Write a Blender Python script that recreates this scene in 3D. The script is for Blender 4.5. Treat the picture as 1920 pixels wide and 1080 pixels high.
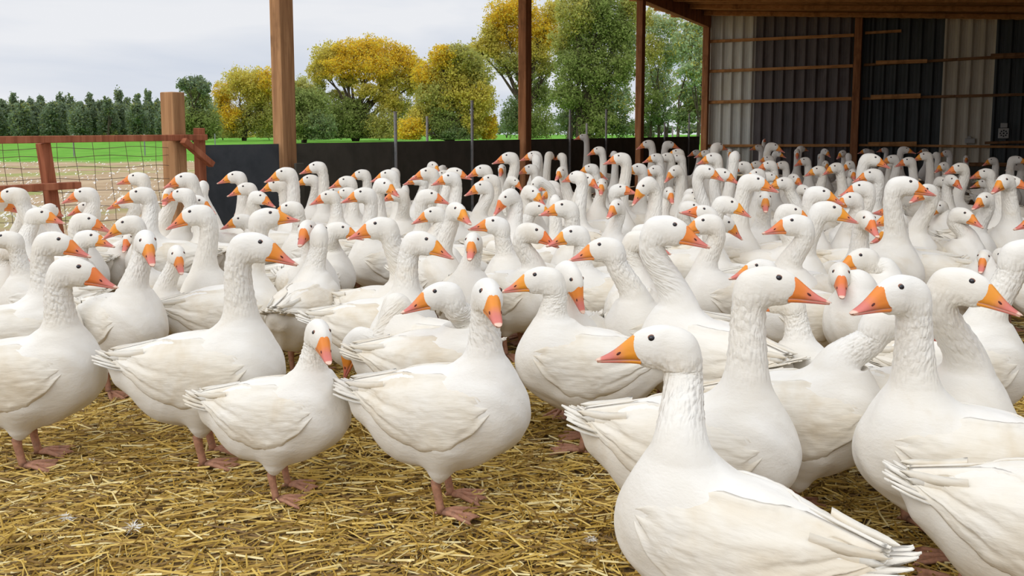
import bpy, math, random
import numpy as np
from mathutils import Vector, Matrix

for o in list(bpy.data.objects):
    bpy.data.objects.remove(o, do_unlink=True)
SC = bpy.context.scene
COL = SC.collection
R = math.radians

# ------------------------------------------------------------------ camera
CAM_H = 1.10
F = 1550.0            # focal length in pixels of a 1920 px wide frame
CX, CY = 960.0, 400.0  # principal point (the photograph is a crop)
PITCH = math.atan((CY - 247.0) / F)
cd = bpy.data.cameras.new('camera')
cam = bpy.data.objects.new('camera', cd)
COL.objects.link(cam)
cam.location = (0, 0, CAM_H)
cam.rotation_euler = (math.pi / 2 - PITCH, 0, 0)
cd.sensor_width = 36.0
cd.lens = F / 1920 * 36
cd.shift_y = -(540 - CY) / 1920
cd.clip_start = 0.05
cd.clip_end = 1000
SC.camera = cam

# ------------------------------------------------------------------ overcast sky
w = bpy.data.worlds.new('overcast_sky')
SC.world = w
w.use_nodes = True
wt = w.node_tree
wt.nodes.clear()
N = wt.nodes.new
L = wt.links.new
out = N('ShaderNodeOutputWorld')
bg = N('ShaderNodeBackground')
tc = N('ShaderNodeTexCoord')
sep = N('ShaderNodeSeparateXYZ')
L(tc.outputs['Generated'], sep.inputs[0])
mp = N('ShaderNodeMapping')
mp.inputs['Scale'].default_value = (1.3, 1.3, 5.5)
mp.inputs['Location'].default_value = (0.4, 0.2, 0.35)
L(tc.outputs['Generated'], mp.inputs[0])
nz = N('ShaderNodeTexNoise')
nz.inputs['Scale'].default_value = 1.6
nz.inputs['Detail'].default_value = 5
nz.inputs['Roughness'].default_value = 0.5
nz.inputs['Distortion'].default_value = 0.3
L(mp.outputs[0], nz.inputs['Vector'])
cr = N('ShaderNodeValToRGB')
cr.color_ramp.elements[0].position = 0.36
cr.color_ramp.elements[0].color = (0.60, 0.665, 0.78, 1)
cr.color_ramp.elements[1].position = 0.62
cr.color_ramp.elements[1].color = (0.86, 0.875, 0.91, 1)
L(nz.outputs['Fac'], cr.inputs[0])
# an overcast sky is brighter towards the zenith
mr = N('ShaderNodeMapRange')
mr.inputs['From Min'].default_value = 0.18
mr.inputs['From Max'].default_value = 0.95
mr.inputs['To Min'].default_value = 0.93
mr.inputs['To Max'].default_value = 1.8
L(sep.outputs['Z'], mr.inputs['Value'])
L(cr.outputs[0], bg.inputs['Color'])
L(mr.outputs[0], bg.inputs['Strength'])
L(bg.outputs[0], out.inputs['Surface'])

# veiled sun, high behind the left shoulder of the camera
sl = bpy.data.lights.new('veiled_sun', 'SUN')
so = bpy.data.objects.new('veiled_sun', sl)
COL.objects.link(so)
so.location = (-6, -6, 12)
so.rotation_euler = Vector((0.50, 0.62, -0.60)).to_track_quat('-Z', 'Y').to_euler()
sl.energy = 0.9
sl.angle = R(40)
sl.color = (1.0, 0.965, 0.90)

vs = SC.view_settings
vs.view_transform = 'Standard'
vs.look = 'None'
vs.exposure = 0.06
vs.gamma = 1.0
vs.use_curve_mapping = False

# ------------------------------------------------------------------ helpers
rng = np.random.default_rng(7)
random.seed(7)
FWD = np.array([0, math.cos(PITCH), -math.sin(PITCH)])
UP = np.array([0, math.sin(PITCH), math.cos(PITCH)])


def ray(px, py):
    d = FWD + np.array([1.0, 0, 0]) * (px - CX) / F + UP * (CY - py) / F
    return d / d[1]


def at(px, py, Y):
    """world point seen at a measured spot of the photograph, Y metres away"""
    d = ray(px, py)
    return Vector((d[0] * Y, Y, CAM_H + d[2] * Y))


def tag(o, label=None, cat=None, group=None, kind=None):
    if label: o['label'] = label
    if cat: o['category'] = cat
    if group: o['group'] = group
    if kind: o['kind'] = kind
    return o


def link(name, me, parent=None):
    o = bpy.data.objects.new(name, me)
    COL.objects.link(o)
    if parent is not None:
        o.parent = parent
    return o


def empty(name, loc, rz=0.0):
    o = bpy.data.objects.new(name, None)
    o.empty_display_size = 0.1
    COL.objects.link(o)
    o.location = loc
    o.rotation_euler = (0, 0, rz)
    return o


class MB:
    def __init__(s):
        s.v = []; s.f = []; s.m = []

    def add(s, vs, fs, mi=0):
        b = len(s.v)
        s.v += [tuple(p) for p in vs]
        s.f += [tuple(b + i for i in f) for f in fs]
        s.m += [mi] * len(fs)

    def box(s, c, sx, sy, sz, ux=(1, 0, 0), uy=(0, 1, 0), uz=(0, 0, 1), mi=0, bev=0.0):
        c = Vector(c); ux = Vector(ux); uy = Vector(uy); uz = Vector(uz)
        hx, hy, hz = sx / 2, sy / 2, sz / 2
        if bev <= 0:
            P = [c + ux * a * hx + uy * b * hy + uz * d * hz for d in (-1, 1) for b in (-1, 1) for a in (-1, 1)]
            s.add(P, [(0, 2, 3, 1), (4, 5, 7, 6), (0, 1, 5, 4), (2, 6, 7, 3), (0, 4, 6, 2), (1, 3, 7, 5)], mi)
        else:  # bevelled along z
            e = bev
            ring = [(-hx + e, -hy), (hx - e, -hy), (hx, -hy + e), (hx, hy - e), (hx - e, hy), (-hx + e, hy), (-hx, hy - e), (-hx, -hy + e)]
            P = []
            for zz, k in ((-hz, .0), (-hz + e, 1), (hz - e, 1), (hz, 0)):
                for (a, b) in ring:
                    q = 1 if k else 0
                    fa = 1 if q else (hx - e) / hx
                    fb = 1 if q else (hy - e) / hy
                    P.append(c + ux * a * fa + uy * b * fb + uz * zz)
            fs = []
            for r in range(3):
                for i in range(8):
                    j = (i + 1) % 8
                    fs.append((r * 8 + i, r * 8 + j, r * 8 + 8 + j, r * 8 + 8 + i))
            fs.append(tuple(range(7, -1, -1)))
            fs.append(tuple(range(24, 32)))
            s.add(P, fs, mi)

    def bar(s, a, b, w, h, up=(0, 0, 1), mi=0, bev=0.0):
        a = Vector(a); b = Vector(b); d = b - a
        uz = d.normalized(); up = Vector(up)
        ux = up.cross(uz)
        if ux.length < 1e-4: ux = Vector((1, 0, 0))
        ux.normalize(); uy = uz.cross(ux)
        s.box((a + b) / 2, w, h, d.length, ux, uy, uz, mi, bev)

    def tube(s, pts, rad, n=8, mi=0, cap=True):
        pts = [Vector(p) for p in pts]
        if not hasattr(rad, '__len__'): rad = [rad] * len(pts)
        ref = None; P = []
        for i, p in enumerate(pts):
            t = (pts[min(i + 1, len(pts) - 1)] - pts[max(i - 1, 0)]).normalized()
            if ref is None:
                ref = Vector((0, 0, 1)) if abs(t.z) < .9 else Vector((1, 0, 0))
            a = t.cross(ref).normalized(); b = t.cross(a).normalized(); ref = -b if False else a.cross(t)
            for k in range(n):
                g = 2 * math.pi * k / n
                P.append(p + (a * math.cos(g) + b * math.sin(g)) * rad[i])
        fs = []
        for i in range(len(pts) - 1):
            for k in range(n):
                j = (k + 1) % n
                fs.append((i * n + k, i * n + n + k, i * n + n + j, i * n + j))
        if cap:
            fs.append(tuple(range(n)))
            fs.append(tuple(range(len(pts) * n - 1, (len(pts) - 1) * n - 1, -1)))
        s.add(P, fs, mi)

    def ell(s, c, r, nu=12, nv=8, mi=0, M=None):
        P = []; fs = []
        for i in range(nv + 1):
            th = math.pi * i / nv
            for k in range(nu):
                ph = 2 * math.pi * k / nu
                q = Vector((r[0] * math.sin(th) * math.cos(ph), r[1] * math.sin(th) * math.sin(ph), r[2] * math.cos(th)))
                if M is not None: q = M @ q
                P.append(Vector(c) + q)
        for i in range(nv):
            for k in range(nu):
                j = (k + 1) % nu
                fs.append((i * nu + k, i * nu + nu + k, i * nu + nu + j, i * nu + j))
        s.add(P, fs, mi)

    def mesh(s, name, mats, smooth=False):
        me = bpy.data.meshes.new(name)
        me.from_pydata(s.v, [], s.f)
        for m in (mats if isinstance(mats, (list, tuple)) else [mats]): me.materials.append(m)
        me.polygons.foreach_set('material_index', s.m)
        if smooth: me.polygons.foreach_set('use_smooth', [True] * len(s.f))
        me.update()
        return me

    def build(s, name, mats, parent=None, smooth=False):
        return link(name, s.mesh(name, mats, smooth), parent)


def np_mesh(name, V, Q, mats, smooth=True, mi=None):
    """fast mesh from numpy arrays; Q is (n,3) or (n,4)"""
    me = bpy.data.meshes.new(name)
    k = Q.shape[1]
    me.vertices.add(len(V)); me.vertices.foreach_set('co', V.astype(np.float32).ravel())
    me.loops.add(Q.size); me.loops.foreach_set('vertex_index', Q.astype(np.int32).ravel())
    me.polygons.add(len(Q))
    me.polygons.foreach_set('loop_start', np.arange(0, Q.size, k, dtype=np.int32))
    try:
        me.polygons.foreach_set('loop_total', np.full(len(Q), k, dtype=np.int32))
    except Exception:
        pass
    me.polygons.foreach_set('use_smooth', np.full(len(Q), smooth, dtype=bool))
    for m in (mats if isinstance(mats, (list, tuple)) else [mats]): me.materials.append(m)
    if mi is not None: me.polygons.foreach_set('material_index', mi.astype(np.int32))
    me.update(calc_edges=True)
    return me


# ------------------------------------------------------------------ materials
def mat(name):
    m = bpy.data.materials.new(name)
    m.use_nodes = True
    nt = m.node_tree
    b = nt.nodes['Principled BSDF']
    return m, nt, b


def ramp(nt, fac, stops):
    c = nt.nodes.new('ShaderNodeValToRGB')
    e = c.color_ramp.elements
    while len(e) < len(stops): e.new(0.5)
    for i, (p, col) in enumerate(stops):
        e[i].position = p; e[i].color = (*col, 1)
    nt.links.new(fac, c.inputs[0])
    return c.outputs[0]


def noise(nt, vec, scale, detail=3, rough=.5, dist=0.0):
    n = nt.nodes.new('ShaderNodeTexNoise')
    n.inputs['Scale'].default_value = scale; n.inputs['Detail'].default_value = detail
    n.inputs['Roughness'].default_value = rough; n.inputs['Distortion'].default_value = dist
    if vec is not None: nt.links.new(vec, n.inputs['Vector'])
    return n.outputs['Fac']


def mapping(nt, vec, sc=(1, 1, 1), loc=(0, 0, 0), rot=(0, 0, 0)):
    n = nt.nodes.new('ShaderNodeMapping')
    n.inputs['Scale'].default_value = sc; n.inputs['Location'].default_value = loc; n.inputs['Rotation'].default_value = rot
    nt.links.new(vec, n.inputs[0])
    return n.outputs[0]


def texco(nt, which='Object'):
    return nt.nodes.new('ShaderNodeTexCoord').outputs[which]


def bump(nt, b, h, strength=.5, dist=.01, prev=None):
    n = nt.nodes.new('ShaderNodeBump')
    n.inputs['Strength'].default_value = strength; n.inputs['Distance'].default_value = dist
    nt.links.new(h, n.inputs['Height'])
    if prev is not None: nt.links.new(prev, n.inputs['Normal'])
    if b is not None: nt.links.new(n.outputs[0], b.inputs['Normal'])
    return n.outputs[0]


def mth(nt, op, a, b=None, clamp=False):
    n = nt.nodes.new('ShaderNodeMath'); n.operation = op; n.use_clamp = clamp
    for i, x in enumerate((a, b)):
        if x is None: continue
        if isinstance(x, (int, float)): n.inputs[i].default_value = x
        else: nt.links.new(x, n.inputs[i])
    return n.outputs[0]


def mixc(nt, fac, a, b, mode='MIX'):
    n = nt.nodes.new('ShaderNodeMix'); n.data_type = 'RGBA'; n.blend_type = mode
    for idx, x in ((0, fac), (6, a), (7, b)):
        if isinstance(x, (int, float)): n.inputs[idx].default_value = x
        elif isinstance(x, tuple): n.inputs[idx].default_value = (*x, 1)
        else: nt.links.new(x, n.inputs[idx])
    return n.outputs[2]


def smooth_range(nt, v, a, b):
    n = nt.nodes.new('ShaderNodeMapRange'); n.interpolation_type = 'SMOOTHSTEP'
    n.inputs['From Min'].default_value = a; n.inputs['From Max'].default_value = b
    nt.links.new(v, n.inputs['Value'])
    return n.outputs[0]


def make_feather(name, wing=False):
    m, nt, b = mat(name)
    at_ = nt.nodes.new('ShaderNodeAttribute'); at_.attribute_name = 'rest'
    v = at_.outputs['Vector'] if not wing else texco(nt)
    oi = nt.nodes.new('ShaderNodeObjectInfo')
    sp = nt.nodes.new('ShaderNodeSeparateXYZ'); nt.links.new(v, sp.inputs[0])
    # offset the pattern for every bird
    cmb = nt.nodes.new('ShaderNodeCombineXYZ')
    r7 = mth(nt, 'MULTIPLY', oi.outputs['Random'], 7.0)
    nt.links.new(r7, cmb.inputs[0]); nt.links.new(r7, cmb.inputs[1])
    add = nt.nodes.new('ShaderNodeVectorMath'); add.operation = 'ADD'
    nt.links.new(v, add.inputs[0]); nt.links.new(cmb.outputs[0], add.inputs[1])
    vv = add.outputs[0]
    big = noise(nt, vv, 5.0, 4, .6, .4)
    if wing:
        colr = ramp(nt, big, [(.36, (.81, .77, .69)), (.52, (.78, .72, .61)), (.68, (.69, .595, .45))])
    else:
        colr = ramp(nt, big, [(.38, (.83, .80, .738)), (.60, (.80, .755, .67)), (.76, (.72, .64, .515))])
    # birds differ a little in how clean they are
    dirt = mth(nt, 'MULTIPLY', oi.outputs['Random'], .22)
    colr = mixc(nt, dirt, colr, (.80, .73, .61))
    fine = noise(nt, mapping(nt, vv, (14, 60, 60) if wing else (30, 60, 60)), 1.0, 4, .7)
    colr = mixc(nt, mth(nt, 'MULTIPLY', fine, .10), colr, (.70, .64, .55))
    nt.links.new(colr, b.inputs['Base Color'])
    b.inputs['Roughness'].default_value = .75
    b.inputs['Specular IOR Level'].default_value = .15
    b.inputs['Sheen Weight'].default_value = .12
    b.inputs['Sheen Roughness'].default_value = .6
    if wing:
        # long overlapping feathers: stretched waves along the wing plus scalloped coverts
        wv = nt.nodes.new('ShaderNodeTexWave'); wv.wave_type = 'BANDS'; wv.bands_direction = 'Z'; wv.wave_profile = 'SAW'
        wv.inputs['Scale'].default_value = 7.5; wv.inputs['Distortion'].default_value = 2.2; wv.inputs['Detail'].default_value = 2
        wv.inputs['Detail Scale'].default_value = .8
        nt.links.new(mapping(nt, vv, (.55, .6, 1.25), rot=(0, R(-14), 0)), wv.inputs['Vector'])
        n1 = bump(nt, None, wv.outputs['Fac'], .40, .006)
        n2 = bump(nt, None, fine, .35, .004, n1)
        bump(nt, b, noise(nt, mapping(nt, vv, (6, 18, 30)), 1.0, 3, .6), .4, .010, n2)
    else:
        neck = mth(nt, 'MULTIPLY', smooth_range(nt, sp.outputs[2], .44, .54), smooth_range(nt, sp.outputs[2], .715, .655))
        vo = nt.nodes.new('ShaderNodeTexVoronoi'); vo.feature = 'SMOOTH_F1'
        vo.inputs['Scale'].default_value = 1.0; vo.inputs['Smoothness'].default_value = .35
        wob = noise(nt, vv, 40.0, 2)
        vm = nt.nodes.new('ShaderNodeVectorMath'); vm.operation = 'ADD'
        nt.links.new(mapping(nt, vv, (115, 115, 36), rot=(0, R(6), R(20))), vm.inputs[0]); nt.links.new(wob, vm.inputs[1])
        nt.links.new(vm.outputs[0], vo.inputs['Vector'])
        rid = mth(nt, 'MULTIPLY', mth(nt, 'SUBTRACT', 1.0, vo.outputs['Distance']), neck)
        n1 = bump(nt, None, rid, .62, .008)
        n2 = bump(nt, None, noise(nt, mapping(nt, vv, (16, 34, 34)), 1.0, 4, .6), .30, .009, n1)
        bump(nt, b, noise(nt, mapping(nt, vv, (130, 260, 200)), 1.0, 2, .6), .14, .003, n2)
    return m


def make_bill():
    m, nt, b = mat('bill_horn')
    v = texco(nt)
    sp = nt.nodes.new('ShaderNodeSeparateXYZ'); nt.links.new(v, sp.inputs[0])
    oi = nt.nodes.new('ShaderNodeObjectInfo')
    nzv = noise(nt, v, 60, 3)
    t = mth(nt, 'ADD', sp.outputs[0], mth(nt, 'MULTIPLY', sp.outputs[2], -.42))
    t = mth(nt, 'ADD', t, mth(nt, 'MULTIPLY', mth(nt, 'SUBTRACT', nzv, .5), .022))
    orange = mixc(nt, oi.outputs['Random'], (.84, .33, .030), (.78, .20, .045))
    fac = smooth_range(nt, t, .060, .108)
    col = mixc(nt, fac, orange, (.66, .19, .15))
    nail = smooth_range(nt, sp.outputs[0], .108, .114)
    col = mixc(nt, nail, col, (.82, .56, .43))
    nt.links.new(col, b.inputs['Base Color'])
    b.inputs['Roughness'].default_value = .48
    b.inputs['Specular IOR Level'].default_value = .35
    bump(nt, b, noise(nt, mapping(nt, v, (60, 90, 90)), 1.0, 3), .25, .002)
    return m


def flat(name, col, rough=.6, metal=0.0, spec=.4):
    m, nt, b = mat(name)
    b.inputs['Base Color'].default_value = (*col, 1)
    b.inputs['Roughness'].default_value = rough
    b.inputs['Metallic'].default_value = metal
    b.inputs['Specular IOR Level'].default_value = spec
    return m


def noisy(name, c1, c2, scale=8, rough=.8, sc=(1, 1, 1), bs=.3, bd=.005, spec=.3, c3=None):
    m, nt, b = mat(name)
    v = mapping(nt, texco(nt), sc)
    f = noise(nt, v, scale, 5, .62, .3)
    stops = [(.34, c1), (.66, c2)] if c3 is None else [(.32, c1), (.5, c2), (.68, c3)]
    nt.links.new(ramp(nt, f, stops), b.inputs['Base Color'])
    b.inputs['Roughness'].default_value = rough
    b.inputs['Specular IOR Level'].default_value = spec
    bump(nt, b, noise(nt, v, scale * 5, 4), bs, bd)
    return m


def timber(name, c1, c2, c3, stretch=(22, 22, 1.4)):
    m, nt, b = mat(name)
    co = texco(nt)
    v = mapping(nt, co, stretch)
    f = noise(nt, v, 1.0, 5, .6, .6)
    col = ramp(nt, f, [(.30, c1), (.52, c2), (.72, c3)])
    st = noise(nt, mapping(nt, co, (3, 3, 1.2)), 1.0, 4, .7)
    col = mixc(nt, smooth_range(nt, st, .5, .75), col, tuple(x * .62 for x in c1))
    nt.links.new(col, b.inputs['Base Color'])
    b.inputs['Roughness'].default_value = .82
    b.inputs['Specular IOR Level'].default_value = .2
    n = bump(nt, None, f, .5, .006)
    # drying cracks along the grain
    ck = noise(nt, mapping(nt, co, (38, 38, .7)), 1.0, 2, .4)
    bump(nt, b, smooth_range(nt, ck, .60, .66), -.6 if False else .6, .004, n)
    return m


M = {}
M['feather'] = make_feather('white_plumage')
M['wing'] = make_feather('wing_plumage', True)
M['bill'] = make_bill()
M['nostril'] = flat('nostril', (.10, .02, .015), .7)
M['grin'] = flat('bill_edge', (.78, .42, .33), .5)
M['eye'] = flat('eye_dark', (.012, .010, .014), .08, spec=.6)
M['iris'] = flat('eyelid', (.26, .11, .06), .6)
M['leg'] = noisy('leg_skin', (.34, .17, .105), (.50, .25, .155), 40, .6, bs=.5, bd=.002, c3=(.28, .15, .10))
M['quill'] = noisy('quill_grey', (.50, .46, .40), (.72, .68, .60), 20, .8)

# ------------------------------------------------------------------ more materials
M['timber_l'] = timber('sawn_larch', (.26, .13, .06), (.42, .225, .105), (.52, .29, .145))
M['timber_d'] = timber('brown_timber', (.20, .082, .035), (.33, .14, .060), (.42, .20, .095))
M['timber_r'] = timber('red_stained_timber', (.24, .075, .036), (.38, .13, .066), (.46, .18, .095))
M['batten'] = timber('pine_batten', (.34, .15, .05), (.50, .24, .085), (.60, .32, .13), stretch=(1.5, 20, 20))
M['batten_d'] = timber('old_batten', (.15, .07, .03), (.24, .12, .05), (.32, .17, .08), stretch=(1.5, 20, 20))
M['board'] = timber('ceiling_board', (.30, .13, .04), (.42, .19, .065), (.50, .25, .09), stretch=(1.2, 16, 16))
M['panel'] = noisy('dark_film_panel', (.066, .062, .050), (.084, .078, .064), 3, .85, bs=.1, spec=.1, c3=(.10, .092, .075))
M['panel_b'] = noisy('blue_grey_panel', (.055, .062, .070), (.075, .083, .092), 3, .85, bs=.1, spec=.1, c3=(.09, .095, .10))
M['steel'] = noisy('galvanised_steel', (.16, .165, .17), (.26, .26, .26), 12, .55, c3=(.20, .17, .15))
M['wire'] = flat('rusty_wire', (.16, .11, .075), .7)
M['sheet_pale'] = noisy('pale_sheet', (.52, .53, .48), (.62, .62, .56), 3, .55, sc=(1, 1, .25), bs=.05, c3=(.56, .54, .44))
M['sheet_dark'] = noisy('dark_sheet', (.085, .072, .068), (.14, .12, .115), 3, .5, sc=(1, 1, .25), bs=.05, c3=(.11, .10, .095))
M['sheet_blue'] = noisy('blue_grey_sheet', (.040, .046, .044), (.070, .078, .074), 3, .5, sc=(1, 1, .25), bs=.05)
M['sheet_cream'] = noisy('cream_sheet', (.50, .44, .33), (.62, .56, .44), 3, .55, sc=(1, 1, .25), bs=.05)
M['box'] = flat('pale_plastic', (.42, .40, .36), .6)
M['black'] = flat('black_hole', (.01, .01, .01), .9)
M['bark'] = noisy('bark', (.055, .04, .028), (.12, .09, .06), 6, .9, sc=(1, 1, .3))


def make_ground():
    m, nt, b = mat('field_ground')
    co = texco(nt)
    sp = nt.nodes.new('ShaderNodeSeparateXYZ'); nt.links.new(co, sp.inputs[0])
    wob = mth(nt, 'MULTIPLY', mth(nt, 'SUBTRACT', noise(nt, co, .35, 4), .5), 5.0)
    d = mth(nt, 'ADD', sp.outputs[1], wob)
    soil = ramp(nt, noise(nt, mapping(nt, co, (1, 1, 1)), 1.1, 6, .65), [(.3, (.34, .23, .13)), (.5, (.46, .33, .20)), (.7, (.56, .42, .27))])
    tuft = ramp(nt, noise(nt, co, 7, 4), [(.3, (.20, .26, .06)), (.7, (.38, .42, .12))])
    patch = smooth_range(nt, noise(nt, mapping(nt, co, (.22, .34, 1), (3.1, .4, 0)), 1.0, 5, .62), .50, .62)
    col = mixc(nt, mth(nt, 'MULTIPLY', patch, .75), soil, tuft)
    grass = ramp(nt, noise(nt, mapping(nt, co, (1, .3, 1)), 1.2, 5, .6), [(.3, (.09, .26, .022)), (.55, (.15, .37, .04)), (.75, (.23, .44, .07))])
    col = mixc(nt, smooth_range(nt, d, 29.5, 32.5), col, grass)
    nt.links.new(col, b.inputs['Base Color'])
    b.inputs['Roughness'].default_value = .95
    b.inputs['Specular IOR Level'].default_value = .1
    bump(nt, b, noise(nt, co, 14, 5, .7), .6, .03)
    return m


def make_litter():
    m, nt, b = mat('straw_litter')
    co = texco(nt)
    a = noise(nt, mapping(nt, co, (14, 90, 1), rot=(0, 0, .5)), 1.0, 4, .7, .8)
    c = noise(nt, mapping(nt, co, (90, 16, 1), rot=(0, 0, .2)), 1.0, 4, .7, .8)
    f = mth(nt, 'MAXIMUM', a, c)
    nt.links.new(ramp(nt, f, [(.40, (.085, .048, .016)), (.56, (.22, .13, .040)), (.72, (.42, .28, .09))]), b.inputs['Base Color'])
    b.inputs['Roughness'].default_value = .9
    bump(nt, b, f, .8, .02)
    return m


def make_straw():
    m, nt, b = mat('straw')
    geo = nt.nodes.new('ShaderNodeNewGeometry')
    r = geo.outputs['Random Per Island']
    col = ramp(nt, r, [(.0, (.16, .082, .014)), (.30, (.38, .225, .034)), (.58, (.56, .36, .060)), (.80, (.72, .51, .13)), (.96, (.84, .71, .36))])
    nt.links.new(col, b.inputs['Base Color'])
    b.inputs['Roughness'].default_value = .5
    b.inputs['Specular IOR Level'].default_value = .4
    return m


def make_leaf():
    m, nt, b = mat('leaves')
    a = nt.nodes.new('ShaderNodeAttribute'); a.attribute_name = 'tint'
    nt.links.new(a.outputs['Color'], b.inputs['Base Color'])
    b.inputs['Roughness'].default_value = .7
    b.inputs['Specular IOR Level'].default_value = .15
    tr = nt.nodes.new('ShaderNodeBsdfTranslucent')
    nt.links.new(a.outputs['Color'], tr.inputs['Color'])
    mx = nt.nodes.new('ShaderNodeMixShader'); mx.inputs[0].default_value = .5
    nt.links.new(b.outputs[0], mx.inputs[1]); nt.links.new(tr.outputs[0], mx.inputs[2])
    nt.links.new(mx.outputs[0], nt.nodes['Material Output'].inputs['Surface'])
    return m


M['ground'] = make_ground()
M['litter'] = make_litter()
M['straw'] = make_straw()
M['leaf'] = make_leaf()

# ------------------------------------------------------------------ the barn frame of reference
TH = math.atan(0.543)
A = Vector((math.sin(TH), math.cos(TH), 0))        # along the open side, away from the camera
B = Vector((math.cos(TH), -math.sin(TH), 0))       # along the back wall, to the right
Y0 = 8.0
P0 = at(534, 260, Y0); P0.z = 0                    # first tall post
BAY = (0.548 * Y0) / math.cos(TH)


def side(k, off=0.0, z=0.0):
    return P0 + A * BAY * k + B * off + Vector((0, 0, z))


def side_at(px):
    """bay coordinate of the side line where it is seen at column px"""
    r = ray(px, 255)
    # P0 + A*s = t*r
    s = (P0.y * r[0] - P0.x) / (A.x - A.y * r[0])
    return s / BAY


CORNER = side(3.0)


def back(t, off=0.0, z=0.0):
    return CORNER + B * t - A * off + Vector((0, 0, z))


def back_at(px):
    r = ray(px, 200)
    return (CORNER.y * r[0] - CORNER.x) / (B.x - B.y * r[0])


def roof_z(t):
    return 4.02 - 0.078 * t


def z_at(p, py):
    """height of the image row py above the ground point p"""
    return CAM_H + ray(CX, py)[2] * p.y


# ------------------------------------------------------------------ setting: ground, floor, wall, ceiling
m = MB()
m.add([(-260, -30, -.02), (260, -30, -.02), (260, 330, -.02), (-260, 330, -.02)], [(0, 1, 2, 3)])
g = m.build('ground', M['ground']); tag(g, kind='structure')
m = MB()
f0 = side(-1.75); f1 = side(3.0, -.02); f2 = back(13.5); f3 = f2 - A * BAY * 4.9
m.add([f0, f3, f2, f1], [(0, 1, 2, 3)])
fl = m.build('floor', M['litter']); tag(fl, kind='structure')

# corrugated back wall, four kinds of sheet
prof = [(0, 0), (.030, 0), (.076, .062), (.118, .062), (.164, 0), (.180, 0), (.186, .006), (.192, 0), (.214, 0), (.220, .006), (.226, 0), (.25, 0)]
V = []; Fc = []; MI = []
tt = 0.0; TMAX = 13.0; PIT = .248
cols = []
k = 0
while tt < TMAX:
    for (a, d) in prof[:-1]:
        cols.append((tt + a * PIT / .25, d))
    tt += PIT
for (t, d) in cols:
    zt = roof_z(t) - .02
    zb = .04
    p = back(t, d + .0)
    for z in (zb, 1.2, 2.4, zt):
        V.append((p.x, p.y, z))
for i in range(len(cols) - 1):
    t = cols[i][0]
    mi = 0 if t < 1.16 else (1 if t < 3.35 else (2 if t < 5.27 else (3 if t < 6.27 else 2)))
    for j in range(3):
        Fc.append((i * 4 + j, i * 4 + 4 + j, i * 4 + 5 + j, i * 4 + 1 + j)); MI.append(mi)
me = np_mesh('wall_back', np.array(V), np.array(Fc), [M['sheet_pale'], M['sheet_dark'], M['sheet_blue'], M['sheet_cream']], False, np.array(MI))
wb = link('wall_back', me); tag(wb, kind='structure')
sm = wb.modifiers.new('thickness', 'SOLIDIFY'); sm.thickness = .003
# right wall of the barn, out of the frame, closes the shed
m = MB()
q0 = back(13.0, .05); q1 = q0 - A * BAY * 4.6
m.bar(q0 + Vector((0, 0, 1.45)), q1 + Vector((0, 0, 1.45)), 2.9, .06, up=tuple(B))
wr = m.build('wall_right', M['sheet_dark']); tag(wr, kind='structure')

# ceiling: boards running parallel to the back wall
m = MB()
ROOF_K0 = -0.02
nb = 0
s = ROOF_K0 * BAY
while s < 3.0 * BAY + .35:
    w_ = .20
    a0 = P0 + A * (s + w_ / 2) + B * (-1.05 if nb % 5 else -.92)
    a1 = P0 + A * (s + w_ / 2) + B * 13.4
    z0 = roof_z(-1.0) + .015 + .012 * (nb % 2); z1 = roof_z(13.4) + .015 + .012 * (nb % 2)
    m.bar(a0 + Vector((0, 0, z0)), a1 + Vector((0, 0, z1)), w_ - .006, .028, up=(0, 0, 1))
    s += w_; nb += 1
ce = m.build('ceiling', M['board']); tag(ce, kind='structure')
# metal roofing above the boards
m = MB()
a0 = P0 + A * (ROOF_K0 * BAY) + B * (-1.15); a1 = P0 + A * (3.0 * BAY + .4) + B * (-1.15)
b0 = P0 + A * (ROOF_K0 * BAY) + B * 13.5; b1 = P0 + A * (3.0 * BAY + .4) + B * 13.5
za = roof_z(-1.15) + .10; zb = roof_z(13.5) + .10
VV = [Vector((p.x, p.y, z)) for p, z in ((a0, za), (b0, zb), (b1, zb), (a1, za))]
m.add(VV + [v + Vector((0, 0, .02)) for v in VV], [(0, 3, 2, 1), (4, 5, 6, 7), (0, 1, 5, 4), (1, 2, 6, 5), (2, 3, 7, 6), (3, 0, 4, 7)])
rf = m.build('roof', M['sheet_dark']); tag(rf, kind='structure')


# ------------------------------------------------------------------ timber posts of the open side
def post(name, p, w_, d_, z0, z1, ma, label, lean=(0, 0), cat='post', group=None):
    e = bpy.data.objects
    m = MB()
    m.bar((0, 0, z0), (lean[0], lean[1], z1), d_, w_, up=(0, 1, 0), bev=.006)
    o = m.build(name, ma)
    o.location = p
    o.rotation_euler = (0, 0, -TH)
    return tag(o, label, cat, group)


H_T = roof_z(0) - .33
for k, nm, lb in ((0, 'timber_post', 'broad sawn timber post standing nearest, splitting the grey panels at the left'),
                  (1, 'timber_post', 'brown timber post in the middle, in front of the yellow-topped tree'),
                  (2, 'timber_post', 'brown timber post under the near end of the roof beam'),
                  (3, 'timber_post', 'brown corner post where the open side meets the corrugated wall')):
    w_, d_ = (.185, .13) if k < 3 else (.18, .15)
    o = post(nm, side(k if k < 3 else 2.965), w_, d_, -.01, H_T, M['timber_l'] if k == 0 else M['timber_d'], lb, group='timber posts of the open barn side')

# eave beam resting on the posts
m = MB()
zb_ = H_T + .165
m.bar(side(ROOF_K0 - .02, 0, zb_ - .0), side(3.03, 0, zb_), .14, .33, up=(0, 0, 1), bev=.008)
o = m.build('eave_beam', M['timber_d']); tag(o, 'long brown roof beam running over the open side posts to the corner', 'beam')
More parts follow.
